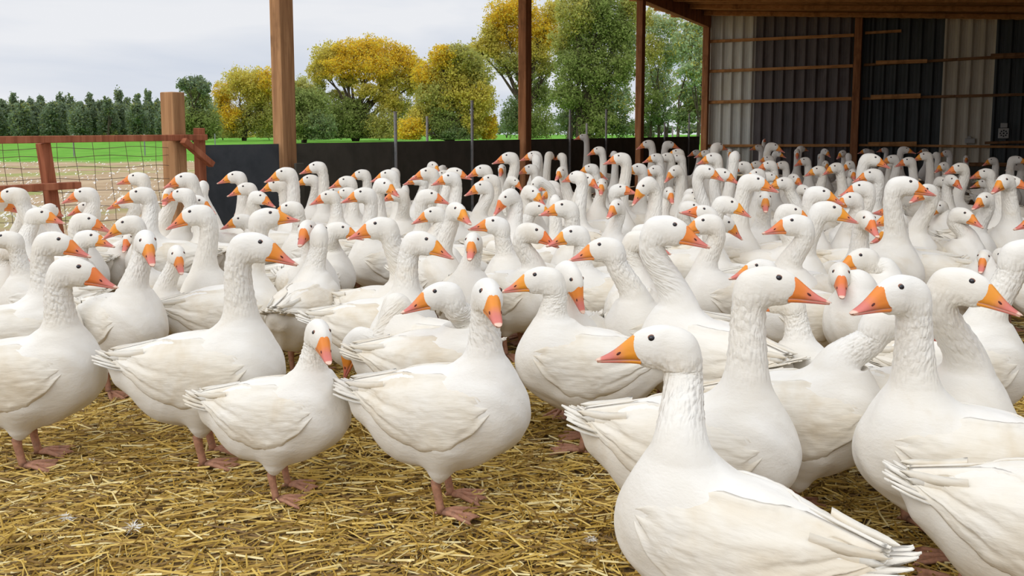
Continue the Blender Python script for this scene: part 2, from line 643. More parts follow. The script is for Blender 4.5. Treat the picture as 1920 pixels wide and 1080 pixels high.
# shaped rafter ends of the overhang
for i, kk in enumerate((1.35, 1.68, 2.02, 2.36, 2.70, 2.96)):
    m = MB()
    m.bar(side(kk, -.92, roof_z(-.92) - .045), side(kk, -.075, roof_z(-.075) - .045), .07, .10, up=(0, 0, 1), bev=.006)
    o = m.build('rafter_end', M['batten'])
    tag(o, '%s short rafter end of the overhang outside the roof beam, counted from the camera' % ['first', 'second', 'third', 'fourth', 'fifth', 'last'][i], 'rafter', 'rafter ends along the eave')
# purlins under the ceiling
for i, kk in enumerate((2.35, 2.60, 2.84)):
    m = MB()
    m.bar(side(kk, .10, roof_z(.10) - .055), side(kk, 12.8, roof_z(12.8) - .055), .08, .10, up=(0, 0, 1), bev=.006)
    o = m.build('roof_joist', M['board'])
    tag(o, ['roof joist under the boards nearest to the camera', 'middle roof joist under the ceiling boards', 'roof joist under the boards closest to the corrugated wall'][i], 'joist', 'joists under the barn ceiling')

# ------------------------------------------------------------------ back wall battens and posts
m = MB()
tp = back_at(1606)
m.bar((0, 0, -.01), (0, 0, roof_z(tp) - .02), .16, .20, up=(0, 1, 0), bev=.006)
o = m.build('wall_post', M['timber_d']); o.location = back(tp, .15); o.rotation_euler = (0, 0, -TH)
tag(o, 'dark timber post standing against the corrugated back wall', 'post')


def batten(x0, y0, x1, y1, hpx, label, ma='batten', off=.075, depth=.06, name='wall_batten'):
    ta, tb = back_at(x0), back_at(x1)
    pa, pb = back(ta, off), back(tb, off)
    pa.z = z_at(pa, y0); pb.z = z_at(pb, y1)
    h = hpx / F * (pa.y + pb.y) / 2
    m = MB(); d = pb - pa; Ln = d.length
    m.bar((0, 0, 0), (Ln, 0, 0), h, depth, up=(0, 1, 0), bev=.004)
    o = m.build(name, M[ma])
    o.location = pa
    xa = d.normalized(); ya = Vector((0, 0, 1)).cross(xa).normalized(); za = xa.cross(ya)
    o.rotation_euler = Matrix((xa, ya, za)).transposed().to_euler()
    return tag(o, label, 'batten', 'battens on the corrugated back wall')


batten(1326, 78, 1597, 66, 5.5, 'top batten on the corrugated wall left of the dark post')
batten(1326, 134, 1597, 123.5, 5.5, 'second batten from the top, left of the dark wall post')
batten(1326, 192, 1597, 185, 6, 'third batten from the top, left of the dark wall post')
batten(1328, 273.5, 1597, 272.5, 5, 'lowest batten left of the dark post, just above the goose heads')
batten(1617, 62, 1684, 58, 5, 'short top batten ending just right of the dark wall post')
batten(1617, 122, 1880, 106, 5, 'upper long batten right of the dark wall post', 'batten_d')
batten(1617, 185, 1926, 177, 5, 'middle long batten right of the dark wall post', 'batten_d')
batten(1614, 272, 1926, 275.5, 4.5, 'long thin batten at goose head height right of the dark post', 'batten')
batten(1640, 117.5, 1735, 114.5, 7, 'thicker board nailed over the upper batten right of the post', off=.148, name='nailed_board')
batten(1633, 182.5, 1726, 179.5, 8.5, 'thicker board nailed over the middle batten right of the post', off=.148, name='nailed_board')
batten(1632, 270.5, 1723, 269.5, 8, 'thicker board nailed over the low batten right of the post', off=.148, name='nailed_board')
batten(1852, 106, 1930, 103, 10, 'dark plank crossing the top right corner of the back wall', 'batten_d', off=.148, name='nailed_board')
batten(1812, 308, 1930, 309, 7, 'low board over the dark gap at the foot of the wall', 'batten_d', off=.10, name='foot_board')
batten(1770, 322, 1930, 324, 20, 'dark strip standing in for the shaded gap at the wall foot, far right', 'panel', off=.12, depth=.03, name='dark_gap_strip')  # added dark strip, its colour paints the shade of a gap below the wall
batten(1850, 268, 1930, 266, 5, 'weathered shelf board under the perforated box', 'batten_d', off=.148, name='shelf_board')

# fittings on the wall
tb = back_at(1884)
p = back(tb, .165); p.z = z_at(p, 250)
e = empty('junction_box', p, -TH)
m = MB(); m.box((0, 0, 0), .20, .06, .22, bev=.01); m.build('box_body', M['box'], e)
m = MB(); m.box((0, 0, .17), .13, .05, .10, bev=.008); m.build('box_cap', M['box'], e)
m = MB()
for i, a_ in enumerate(range(0, 360, 45)):
    m.ell((.06 * math.cos(R(a_)), -.031, .06 * math.sin(R(a_))), (.016, .004, .016), 8, 5)
m.ell((0, -.031, 0), (.018, .004, .018), 8, 5)
m.build('vent_holes', M['black'], e)
tag(e, 'pale perforated box fixed to the corrugated wall near the right edge', 'box')
tb = back_at(1822)
p = back(tb, .075); p.z = z_at(p, 264)
e = empty('wall_bracket', p, -TH)
m = MB(); m.box((0, 0, 0), .20, .04, .11, bev=.008); m.build('bracket_plate', M['box'], e)
m = MB(); m.box((-.02, 0, .08), .07, .03, .05, bev=.006); m.build('bracket_tab', M['box'], e)
tag(e, 'small pale notched bracket on the second pale sheet above the batten', 'bracket')

# ------------------------------------------------------------------ dark panels along the open side
joints = [381, 523, 563, 735, 880, 978, 1000, 1065, 1134, 1188, 1205, 1243, 1282, 1313]
PT = {382: 268.5, 530: 267.5, 562: 266.5, 735: 264.5, 880: 262.5, 985: 261, 1000: 260, 1065: 259, 1134: 258, 1190: 257, 1205: 256, 1243: 255.3, 1282: 254.5, 1312: 253.5}
spans = [(382, 526, 'panel_b', 'blue-grey barrier panel between the gate posts and the broad timber post'),
         (552, 735, 'panel', 'dark barrier panel just right of the broad timber post'),
         (735, 880, 'panel', 'dark barrier panel between the first pair of tall steel rods'),
         (880, 974, 'panel', 'dark barrier panel touching the left side of the middle timber post'),
         (990, 1065, 'panel', 'dark barrier panel touching the right side of the middle timber post'),
         (1065, 1134, 'panel', 'dark barrier panel behind the tallest upright goose'),
         (1134, 1191, 'panel', 'dark barrier panel touching the left side of the third timber post'),
         (1201, 1243, 'panel', 'dark barrier panel touching the right side of the third timber post'),
         (1243, 1282, 'panel', 'dark barrier panel before the last one at the corner'),
         (1282, 1311, 'panel', 'last dark barrier panel next to the corner post')]
for (x0, x1, ma, lb) in spans:
    ka, kb = side_at(x0), side_at(x1)
    zt = 0.985
    m = MB()
    ln = (kb - ka) * BAY - .012
    m.box((0, ln / 2 + .006, zt / 2 + .01), .018, ln, zt - .02)
    o = m.build('barrier_panel', M[ma]); o.location = side(ka, -.0); o.rotation_euler = (0, 0, -TH)
    tag(o, lb, 'panel', 'dark barrier panels of the open side')
# top stop: joint covers and steel rods
for (x, yt, lb, off) in ((737, 211, 'tall steel rod at the panel joint right of the broad post', .035),
                         (881, 190, 'tallest steel rod, midway between the first two timber posts', .035),
                         (1065, 207, 'steel rod at the panel joint right of the middle timber post', .035),
                         (1133, 206, 'steel rod rising behind the tallest upright goose', .035),
                         (1243, 231, 'short steel rod right of the third timber post', .035),
                         (1289, 214, 'steel rod nearest to the corner post', .035)):
    k = side_at(x); p = side(k, off)
    zt = z_at(p, yt)
    m = MB(); m.tube([(0, 0, 0), (0, 0, zt)], .019, 8)
    m.tube([(0, 0, zt), (0, 0, zt + .012)], .024, 8)
    o = m.build('steel_rod', M['steel'], smooth=False); o.location = p
    tag(o, lb, 'rod', 'steel rods holding the panels')
m = MB(); m.box((0, 0, .40), .03, .11, .80, bev=.004)
o = m.build('plank', M['panel']); o.location = side(0, .145) + A * .03; o.rotation_euler = (0, 0, -TH)
tag(o, 'narrow dark board standing against the right side of the broad timber post', 'board')
# rods and stakes standing farther out in the field
for (x, yt, Y, lb) in ((801, 218, 15.5, 'thin steel stake outside the barn between the two tall rods'),
                       (1100, 231, 19, 'thick short stake outside, left of the tallest upright goose head'),
                       (1261, 237, 26, 'short pale stake outside right of the third timber post')):
    p = at(x, 250, Y); zt = z_at(p, yt)
    m = MB(); m.tube([(0, 0, -.02), (0, 0, zt)], .024, 8)
    o = m.build('fence_stake', M['steel']); o.location = (p.x, p.y, 0)
    tag(o, lb, 'stake', 'stakes outside the barn')
for i, (x, yb) in enumerate(((139, 293), (272, 291), (404, 288))):
    Y = CAM_H / -ray(x, yb)[2]; p = at(x, yb, Y)
    m = MB(); m.tube([(0, 0, -.02), (0, 0, 1.0)], .03, 6)
    o = m.build('fence_stake', M['steel']); o.location = (p.x, p.y, 0)
    tag(o, ['grey field stake seen through the wire nearest the left fence post', 'grey field stake seen through the wire nearest the gate post', 'grey field stake standing behind the blue-grey panel'][i], 'stake', 'stakes on the edge of the green field')

# ------------------------------------------------------------------ gate and wire fence on the left
kg = side_at(326)
o = post('gate_post', side(kg), .125, .15, -.01, z_at(side(kg), 173), M['timber_l'],
         'stout square timber gate post with cut top, left of the panels')
e = empty('wire_fence', side(kg), 0)
org = side(kg)


def fp(px, py, off=0.0):
    k = side_at(px); p = side(k, off); p.z = z_at(p, py)
    return p - org


m = MB(); m.bar(fp(-60, 263, .085), fp(372, 257.5, .085), .05, .062, up=tuple(B), bev=.004); m.build('top_rail', M['timber_r'], e)
m = MB(); a_ = fp(75, 268, .03); b_ = fp(101, 480, .03); b_.z = -.0; m.bar(a_, Vector((b_.x, b_.y, 0)), .075, .07, up=tuple(A), bev=.004); m.build('fence_post', M['timber_r'], e)
m = MB(); m.bar(fp(-60, 357.5, .10), fp(127, 347, .10), .05, .066, up=tuple(B), bev=.004); m.build('lower_rail', M['timber_r'], e)
m = MB(); a_ = fp(369, 240, .03); m.bar(a_, Vector((a_.x, a_.y, 0)), .07, .07, up=tuple(A), bev=.004); m.build('fence_post', M['timber_r'], e)
m = MB(); m.bar(fp(321, 263, .14), fp(374, 309, .14), .05, .06, up=tuple(B), bev=.004); m.build('brace', M['timber_r'], e)
# wire netting, hanging a little slack
m = MB()
xs = [-30, 2, 33, 72, 104, 138, 172, 203, 235, 262, 290, 316]
for i, x in enumerate(xs):
    dx = 10 + 3 * math.sin(i * 1.7)
    pts = [fp(x + dx * j / 4 + 1.5 * math.sin(i * 2.1 + j * 1.9), 264 + (430 - 264) * j / 4, 0.0) for j in range(5)]
    m.tube(pts, .0022, 4)
for j, y in enumerate((276, 292, 312, 334, 357, 384, 412)):
    pts = [fp(x + 6, y + (4 - x * .016) + 2.2 * math.sin(i * 1.3 + j * 2.2), 0.0) for i, x in enumerate(xs)]
    m.tube(pts, .0022, 4)
m.build('wire_netting', M['wire'], e)
tag(e, 'low reddish wooden fence with wire netting at the left edge', 'fence')

# ------------------------------------------------------------------ white feathers on the bare soil and down on the straw
n = 1300
YY = 1 / rng.uniform(1 / 33.0, 1 / 9.0, n)
XX = (rng.uniform(-120, 520, n) - 960) / F * YY
sz = rng.uniform(.014, .036, n) * (YY / 14) ** .45
an = rng.uniform(0, math.pi, n)
V = np.zeros((n, 4, 3))
dx = np.stack([np.cos(an), np.sin(an)], 1) * sz[:, None]
dy = np.stack([-np.sin(an), np.cos(an)], 1) * sz[:, None] * .45
base = np.stack([XX, YY], 1)
V[:, 0, :2] = base - dx; V[:, 1, :2] = base + dy; V[:, 2, :2] = base + dx; V[:, 3, :2] = base - dy
V[:, 0, 2] = -.01; V[:, 2, 2] = -.01 + rng.uniform(.01, .05, n); V[:, 1, 2] = .012; V[:, 3, 2] = -.0
keep = np.array([(Vector((x, y, 0)) - P0).dot(B) < -.25 for x, y in base])
V = V[keep]
me = np_mesh('shed_feathers', V.reshape(-1, 3), np.arange(V.shape[0] * 4).reshape(-1, 4), M['quill_w'] if 'quill_w' in M else flat('loose_feather', (.86, .84, .78), .8), False)
o = link('shed_feathers', me); tag(o, 'white moulted feathers strewn over the bare soil behind the fence', 'feathers', kind='stuff')


def down(px, py, s, lb):
    Y = CAM_H / -ray(px, py)[2]; p = at(px, py, Y)
    m = MB(); r_ = random.Random(int(px))
    for i in range(46):
        a_ = r_.uniform(0, 2 * math.pi); el = r_.uniform(.05, 1.2); ln = s * r_.uniform(.5, 1)
        d = Vector((math.cos(a_) * math.cos(el), math.sin(a_) * math.cos(el), math.sin(el)))
        q = Vector((0, 0, 0)) + d * ln * .5 + Vector((0, 0, .003)); q2 = d * ln; q2.z *= .7
        m.tube([(0, 0, .002), q, q2], [.0011, .0008, .0003], 3)
    o = m.build('down_feather', bpy.data.materials['loose_feather']); o.location = (p.x, p.y, .020)
    tag(o, lb, 'feather', 'down feathers on the straw')


down(125, 988, .030, 'fluffy white down feather on the straw at the lower left')
down(250, 1008, .040, 'larger white down feather lying on the straw, right of the other')
down(172, 877, .020, 'tiny white down tuft on the straw near the leftmost goose foot')
down(1107, 1030, .024, 'small white down tuft on the straw beside the big front goose')

# ------------------------------------------------------------------ straw
def straw(n, x0, x1, y0, y1, name, label, lmin, lmax, wmin, wmax, zmax):
    cx = rng.uniform(x0, x1, n); cy = rng.uniform(y0, y1, n)
    base = np.stack([cx, cy], 1)
    Bv = np.array([B.x, B.y]); P = np.array([P0.x, P0.y])
    keep = ((base - P) @ Bv) > .22
    cx, cy = cx[keep], cy[keep]; n = len(cx)
    ln = rng.uniform(lmin, lmax, n) * rng.choice([.5, .8, 1.0, 1.25], n)
    wd = rng.uniform(wmin, wmax, n)
    an = rng.normal(.12, .62, n); an[rng.random(n) < .28] += math.pi / 2
    cz = .003 + zmax * rng.random(n) ** 1.4
    tilt = rng.normal(0, .10, n)
    bend = rng.normal(0, .10, n) * ln
    V = np.zeros((n, 9, 3))
    d = np.stack([np.cos(an), np.sin(an)], 1); q = np.stack([-np.sin(an), np.cos(an)], 1)
    for j, s_ in enumerate((-.5, 0, .5)):
        c = np.stack([cx, cy], 1) + d * (ln * s_)[:, None] + q * (bend * (0.25 - s_ * s_) * 4 * .25)[:, None]
        z = np.maximum(cz + np.sin(tilt) * ln * s_, .002)
        for k_, (a_, h_) in enumerate(((-.5, 0), (.5, 0), (0, .7))):
            V[:, j * 3 + k_, :2] = c + q * (wd * a_)[:, None]
            V[:, j * 3 + k_, 2] = z + wd * h_
    qs = []
    for j in (0, 3):
        qs += [(j, j + 3, j + 5, j + 2), (j + 2, j + 5, j + 4, j + 1), (j + 1, j + 4, j + 3, j)]
    Q = (np.array(qs)[None] + (np.arange(n) * 9)[:, None, None]).reshape(-1, 4)
    me = np_mesh(name, V.reshape(-1, 3), Q, M['straw'], False)
    o = link(name, me)
    return tag(o, label, 'straw', kind='stuff')


straw(62000, -3.1, 2.2, 1.25, 4.0, 'straw_bedding', 'golden loose straw bedding covering the floor in the foreground', .04, .14, .0018, .0060, .026)
straw(24000, 2.2, 5.2, 1.25, 4.0, 'straw_bedding', 'loose straw bedding to the right of the nearest geese', .04, .14, .0018, .0060, .026)
straw(30000, -5.0, 6.5, 4.0, 9.5, 'straw_bedding', 'darker trampled straw between the geese farther back', .07, .16, .003, .006, .02)

# ------------------------------------------------------------------ trees
YEL = (.73, .505, .05); YG = (.58, .50, .11); OLV = (.42, .41, .13); GRN = (.285, .33, .105); DGR = (.21, .27, .12); GGR = (.36, .43, .25); DGY = (.20, .25, .155)


def tree(name, label, px, ybase, Y, blobs, leaf=.145, dens=.45, trunk=.28, group='trees beyond the field', stems=1, bare=.0):
    base = at(px, ybase, Y); base.z = 0
    e = empty(name, base)
    C_, V_ = [], []
    tm = MB()
    pts = []
    for bi, (bx, by, rx, ry, col) in enumerate(blobs):
        if by + ry > 238 and ybase > 255: by += 4; ry += 5; 
        c = at(bx, by, Y + random.uniform(-1.5, 1.5)); sx = rx / F * Y; sz_ = ry / F * Y; sy = (sx + sz_) * .5
        n = int(rx * ry * math.pi * dens * 2.3)
        u = rng.normal(size=(n, 3)); u /= np.linalg.norm(u, axis=1)[:, None]
        rr = rng.random(n) ** .42
        # clump the leaves round twigs so that gaps stay between them
        nc = max(10, n // 34)
        cu = rng.normal(size=(nc, 3)); cu /= np.linalg.norm(cu, axis=1)[:, None]; cu *= (rng.random(nc) ** .45)[:, None]
        w_ = rng.integers(0, nc, n)
        u = u * rng.uniform(.6, 1.25, (n, 1))
        q = np.where((rng.random(n) < .78)[:, None], cu[w_] + u * (rng.random(n) ** .6)[:, None] * .30, u * rr[:, None])
        p = q * np.array([sx, sy, sz_]) + np.array([c.x, c.y, c.z])
        p[:, 2] = np.maximum(p[:, 2], .4)
        V_.append(p)
        col = np.array(col); top = (q[:, 2] * .5 + .5)[:, None]
        mixn = rng.random((n, 1))
        cc = np.minimum(col * (.90 + .72 * mixn), .95)
        oth = np.array(YG if col[0] > .3 else GRN)
        cc = np.where(rng.random((n, 1)) < .22, oth * (.7 + .5 * mixn), cc)
        C_.append(cc)
        # branch
        st = random.randrange(stems)
        b0 = Vector(((st - (stems - 1) / 2) * .9 * (1 if stems > 1 else 0), 0, 0))
        tgt = Vector((c.x, c.y, c.z)) - base
        h0 = tgt.z * random.uniform(.25, .42)
        mid = b0 + Vector((tgt.x * .10, 0, h0))
        m2 = b0.lerp(tgt, .62) + Vector((0, 0, tgt.z * .16)) if False else mid.lerp(tgt, .5) + Vector((random.uniform(-.5, .5), 0, random.uniform(0, .6)))
        tm.tube([b0 + Vector((0, 0, -.05)), mid, m2, tgt], [trunk, trunk * .62, trunk * .32, trunk * .10], 6)
        for j in range(4):
            t2 = tgt + Vector((random.uniform(-.8, .8) * sx, random.uniform(-.6, .6) * sy, random.uniform(-.3, .85) * sz_))
            s0 = m2.lerp(tgt, random.uniform(0, .8))
            tm.tube([s0, s0.lerp(t2, .5) + Vector((0, 0, .2)), t2], [trunk * .20, trunk * .12, trunk * .04], 4)
    tm.build('trunk', M['bark'], e)
    P = np.concatenate(V_) - np.array(base); C = np.concatenate(C_)
    n = len(P)
    a1 = rng.normal(size=(n, 3)); a1 /= np.linalg.norm(a1, axis=1)[:, None]
    a2 = np.cross(a1, rng.normal(size=(n, 3))); a2 /= np.linalg.norm(a2, axis=1)[:, None]
    s1 = leaf * rng.uniform(.5, 1.15, n)[:, None]; s2 = s1 * .55
    Q = np.stack([P - a1 * s1, P + a2 * s2, P + a1 * s1, P - a2 * s2], 1).reshape(-1, 3)
    me = np_mesh('foliage', Q, np.arange(n * 4).reshape(-1, 4), M['leaf'], False)
    ca = me.color_attributes.new('tint', 'FLOAT_COLOR', 'POINT')
    cc = np.ones((n * 4, 4), np.float32); cc[:, :3] = np.repeat(C, 4, 0)
    ca.data.foreach_set('color', cc.ravel())
    link('foliage', me, e)
    return tag(e, label, 'tree', group)


ordn = ['first', 'second', 'third', 'fourth', 'fifth', 'sixth', 'seventh', 'eighth', 'ninth', 'tenth', 'eleventh', 'twelfth', 'thirteenth', 'fourteenth', 'fifteenth', 'sixteenth', 'seventeenth', 'eighteenth', 'nineteenth', 'twentieth', 'twenty-first', 'twenty-second', 'twenty-third', 'twenty-fourth']
hx = list(range(-12, 330, 18))
for i, x in enumerate(hx):
    top = 186 + 9 * math.sin(i * 2.3) - (8 if 200 < x < 300 else 0) + random.uniform(-4, 4)
    bl = [(x, 230, 17, 30, DGY), (x + random.uniform(-3, 3), 212, 12, 20, DGY), (x + random.uniform(-2, 2), (top + 212) / 2 - 2, 6, (212 - top) / 2 + 3, DGY)]
    bl.append((x + random.uniform(-6, 6), 202, 8, 9, GGR))
    if i % 4 == 0: bl.append((x, 249, 14, 7, GRN))
    tree('windbreak_tree', '%s dark green conical tree from the left in the far windbreak row' % ordn[i], x, 262, 97 + (i % 3) * 6, bl, leaf=.17, dens=1.15, trunk=.12, group='windbreak trees on the far side of the field')
tree('round_tree', 'dark round-headed tree just right of the windbreak, above the gate post', 365, 262, 90,
     [(362, 160, 27, 19, DGY), (345, 158, 14, 10, DGY), (382, 165, 14, 14, DGY), (368, 205, 34, 32, GGR), (352, 228, 26, 30, GRN), (385, 232, 30, 28, GRN), (370, 185, 26, 18, GRN)], dens=.75, trunk=.25)
tree('yellowing_tree', 'pale yellow-green tree left of the broad timber post', 458, 263, 103,
     [(452, 158, 36, 32, YG), (420, 178, 22, 26, YEL), (478, 165, 30, 36, YG), (500, 150, 24, 24, YEL), (430, 215, 30, 30, YEL), (478, 215, 34, 34, OLV), (440, 240, 26, 18, OLV), (505, 215, 26, 40, OLV), (410, 200, 12, 30, YG), (495, 182, 24, 20, YEL)], dens=.6)
tree('leafy_tree', 'green tree directly right of the broad timber post', 570, 263, 84,
     [(565, 175, 24, 30, OLV), (580, 205, 38, 38, GRN), (560, 230, 30, 28, GRN), (545, 190, 18, 34, GRN), (600, 235, 32, 24, DGR)], dens=.7)
tree('umbrella_tree', 'wide umbrella-shaped tree with a bright yellow crown', 667, 264, 98,
     [(700, 92, 50, 25, YEL), (660, 98, 38, 24, YEL), (745, 108, 34, 26, YEL), (618, 105, 34, 26, YG), (640, 128, 40, 22, YEL), (700, 125, 50, 26, YEL), (770, 128, 30, 26, YEL), (600, 135, 24, 24, YG), (655, 150, 26, 14, YG), (735, 150, 36, 26, YG), (730, 190, 28, 30, YG), (590, 170, 22, 24, OLV), (620, 215, 36, 34, GRN), (665, 225, 44, 34, GRN), (720, 232, 36, 28, OLV), (610, 240, 36, 18, DGR), (690, 245, 40, 14, GRN), (775, 160, 22, 24, YG), (632, 182, 24, 14, OLV), (690, 172, 30, 16, YG), (755, 205, 26, 24, OLV), (660, 196, 26, 14, GRN), (560, 205, 20, 30, OLV)], dens=.62, trunk=.40)
tree('willow_tree', 'olive and yellow bushy tree left of the middle timber post', 845, 263, 84,
     [(828, 108, 28, 22, YEL), (862, 108, 34, 26, OLV), (845, 140, 46, 34, YG), (800, 145, 28, 32, YEL), (890, 140, 34, 38, OLV), (812, 182, 36, 34, OLV), (860, 185, 46, 32, YG), (905, 185, 26, 36, YG), (790, 215, 28, 32, YG), (835, 225, 46, 32, GRN), (885, 228, 36, 28, YG), (918, 235, 18, 24, YEL), (770, 240, 30, 18, YEL), (850, 248, 40, 14, DGR)], dens=.62, trunk=.34)
tree('golden_tree', 'tall golden-topped tree standing behind the middle timber post', 985, 262, 96,
     [(940, 28, 32, 28, YEL), (975, 20, 36, 30, YEL), (1015, 52, 40, 30, YEL), (920, 62, 24, 26, YG), (955, 70, 38, 28, YEL), (1000, 95, 36, 26, YG), (925, 98, 28, 22, YG), (960, 118, 34, 24, OLV), (1020, 125, 28, 22, OLV), (895, 90, 20, 20, YG), (985, 150, 24, 18, GRN), (1010, 180, 30, 34, GRN), (965, 215, 26, 32, DGR), (1005, 228, 38, 28, GRN), (1040, 20, 26, 24, YG), (1030, 78, 26, 18, YEL)], dens=.62, trunk=.40)
tree('tall_tree', 'very tall green tree between the middle and third timber posts', 1085, 260, 80,
     [(1080, 28, 40, 36, OLV), (1130, 22, 40, 34, GRN), (1060, 75, 30, 34, OLV), (1110, 78, 44, 40, GRN), (1160, 60, 34, 40, GRN), (1075, 125, 36, 36, GRN), (1125, 135, 44, 40, GRN), (1170, 125, 26, 36, GRN), (1060, 175, 28, 32, GRN), (1105, 190, 42, 34, GRN), (1155, 190, 34, 32, GGR), (1070, 225, 36, 24, DGR), (1120, 228, 40, 24, GRN), (1165, 232, 26, 20, DGR), (1100, -15, 60, 30, OLV), (1180, 15, 24, 40, OLV), (1180, 80, 20, 30, GGR)], dens=.5, trunk=.30, stems=3)
tree('airy_tree', 'airy grey-green tree with many stems right of the third timber post', 1235, 258, 90,
     [(1215, 45, 26, 30, OLV), (1250, 50, 34, 26, GGR), (1220, 95, 28, 32, OLV), (1262, 100, 34, 30, GGR), (1230, 145, 32, 28, GGR), (1215, 190, 28, 30, GRN), (1255, 175, 28, 26, GGR), (1240, 215, 36, 22, DGR), (1210, 235, 26, 16, DGR)], dens=.42, leaf=.15, trunk=.15, stems=3)
tree('airy_tree', 'airy grey-green tree showing sky gaps just left of the corner post', 1290, 258, 74,
     [(1290, 80, 28, 30, GGR), (1305, 45, 20, 26, GGR), (1295, 130, 30, 28, GGR), (1285, 175, 28, 22, GGR), (1305, 200, 26, 28, GRN), (1280, 220, 26, 18, DGR), (1320, 120, 24, 60, GGR)], dens=.38, leaf=.15, trunk=.15, stems=3)
tree('distant_bush', 'small dark bush far away left of the middle timber post', 950, 252, 150,
     [(962, 232, 26, 18, DGY), (935, 243, 18, 7, DGY), (980, 220, 14, 18, DGY)], dens=.8, trunk=.12)
for (x, y, rx, ry, cl, lb) in ((418, 247, 24, 15, OLV, 'olive undergrowth bush just right of the gate post and fence brace'),
                               (455, 250, 26, 12, YG, 'yellowish undergrowth bush below the pale yellow-green tree'),
                               (505, 246, 22, 16, GRN, 'green undergrowth bush touching the left side of the broad post'),
                               (590, 249, 30, 13, OLV, 'olive undergrowth bush right of the broad timber post'),
                               (640, 251, 28, 11, GRN, 'low green bush left of the umbrella tree trunk'),
                               (712, 250, 30, 12, OLV, 'low olive bush left of the first tall steel rod'),
                               (765, 244, 26, 17, YG, 'yellow-green bush right of the first tall steel rod'),
                               (912, 240, 22, 20, YG, 'yellow-green bush just right of the tallest steel rod')):
    tree('undergrowth_bush', lb, x, 263, {418: 112, 455: 120, 505: 112, 590: 112, 640: 119, 712: 112, 765: 121, 912: 112}[x], [(x, y, rx, ry, cl), (x - rx * .4, y + 4, rx * .7, ry * .7, GRN)], dens=.6, trunk=.06, group='undergrowth below the field trees')
# far wood closing the horizon
for i, x in enumerate(range(-60, 1500, 52)):
    tree('horizon_tree', '%s low blue-green tree from the left on the far horizon line' % (ordn + ['twenty-fifth', 'twenty-sixth', 'twenty-seventh', 'twenty-eighth', 'twenty-ninth', 'thirtieth', 'thirty-first'])[i], x, 250, 205 + 14 * (i % 2), [(x, 244, 26, 6, DGY), (x + 8, 241, 18, 6 + (i % 3), DGY)], leaf=.5, dens=.5, trunk=.2, group='low trees on the horizon')

# ================================================================== the geese
ZST = 0.016           # the birds stand on top of the trodden straw
XN = 0.115            # neck axis in front of the legs
ZB, ZT = 0.44, 0.66   # straight template neck
EYE = np.array([XN + 0.062, 0.0, ZT + 0.07])


def smin(a, b, k):
    h = np.clip(.5 + .5 * (b - a) / k, 0, 1)
    return b * (1 - h) + a * h - k * h * (1 - h)


def ellips(x, y, z, c, r, pitch=0.0):
    x = x - c[0]; y = y - c[1]; z = z - c[2]
    if pitch:
        cs, sn = math.cos(pitch), math.sin(pitch)
        x, z = x * cs + z * sn, -x * sn + z * cs
    k0 = np.sqrt((x / r[0]) ** 2 + (y / r[1]) ** 2 + (z / r[2]) ** 2) + 1e-9
    k1 = np.sqrt((x / r[0] ** 2) ** 2 + (y / r[1] ** 2) ** 2 + (z / r[2] ** 2) ** 2) + 1e-9
    return k0 * (k0 - 1) / k1


def rcone(x, y, z, a, b, ra, rb, sy=1.0):
    a = np.array(a); b = np.array(b); ab = b - a; L2 = ab @ ab
    t = np.clip(((x - a[0]) * ab[0] + (y - a[1]) * ab[1] + (z - a[2]) * ab[2]) / L2, 0, 1)
    dx = x - a[0] - ab[0] * t; dy = (y - a[1] - ab[1] * t) / sy; dz = z - a[2] - ab[2] * t
    return np.sqrt(dx * dx + dy * dy + dz * dz) - (ra + (rb - ra) * t)


NZ = np.array([.30, .35, .39, .43, .46, .50, .55, .60, .64, .68, .70])
NR = np.array([.105, .096, .085, .070, .059, .049, .0435, .041, .0400, .0385, .036])
NX = np.array([.072, .086, .100, .110, .113, .115, .115, .115, .115, .117, .120])


def sdf_body(x, y, z):
    ay = np.abs(y)
    d = ellips(x, y, z, (.005, 0, .290), (.225, .128, .128), -.06)
    d = smin(d, ellips(x, y, z, (.115, 0, .305), (.125, .118, .130)), .04)
    d = smin(d, ellips(x, y, z, (-.01, 0, .225), (.155, .112, .100), -.10), .05)
    d = smin(d, rcone(x, y, z, (-.12, 0, .275), (-.265, 0, .325), .095, .030, 1.05), .06)
    d = smin(d, rcone(x, y, z, (-.10, 0, .215), (-.235, 0, .285), .075, .035, 1.1), .05)
    # thighs with feather trousers
    d = smin(d, rcone(x, ay, z, (.010, .062, .215), (-.002, .060, .135), .062, .030), .035)
    d = smin(d, rcone(x, ay, z, (-.002, .060, .135), (-.005, .060, .112), .027, .015), .012)
    return d


def sdf_full(x, y, z):
    d = sdf_body(x, y, z)
    zc = np.clip(z, .32, .70)
    r = np.interp(zc, NZ, NR); xc = np.interp(zc, NZ, NX)
    dn = np.sqrt((x - xc) ** 2 + y ** 2 + (z - zc) ** 2) - r
    d = smin(d, dn, .05)
    ex, ez = EYE[0], EYE[2]
    h = ellips(x, y, z, (ex - .020, 0, ez - .020), (.060, .0345, .0425))
    h = smin(h, ellips(x, y, z, (ex - .004, 0, ez - .034), (.042, .0300, .0350)), .02)
    h = smin(h, ellips(x, y, z, (ex + .016, 0, ez - .025), (.034, .0225, .0335)), .015)
    h = smin(h, ellips(x, y, z, (ex - .058, 0, ez - .045), (.040, .036, .040)), .025)
    return smin(d, h, .018)


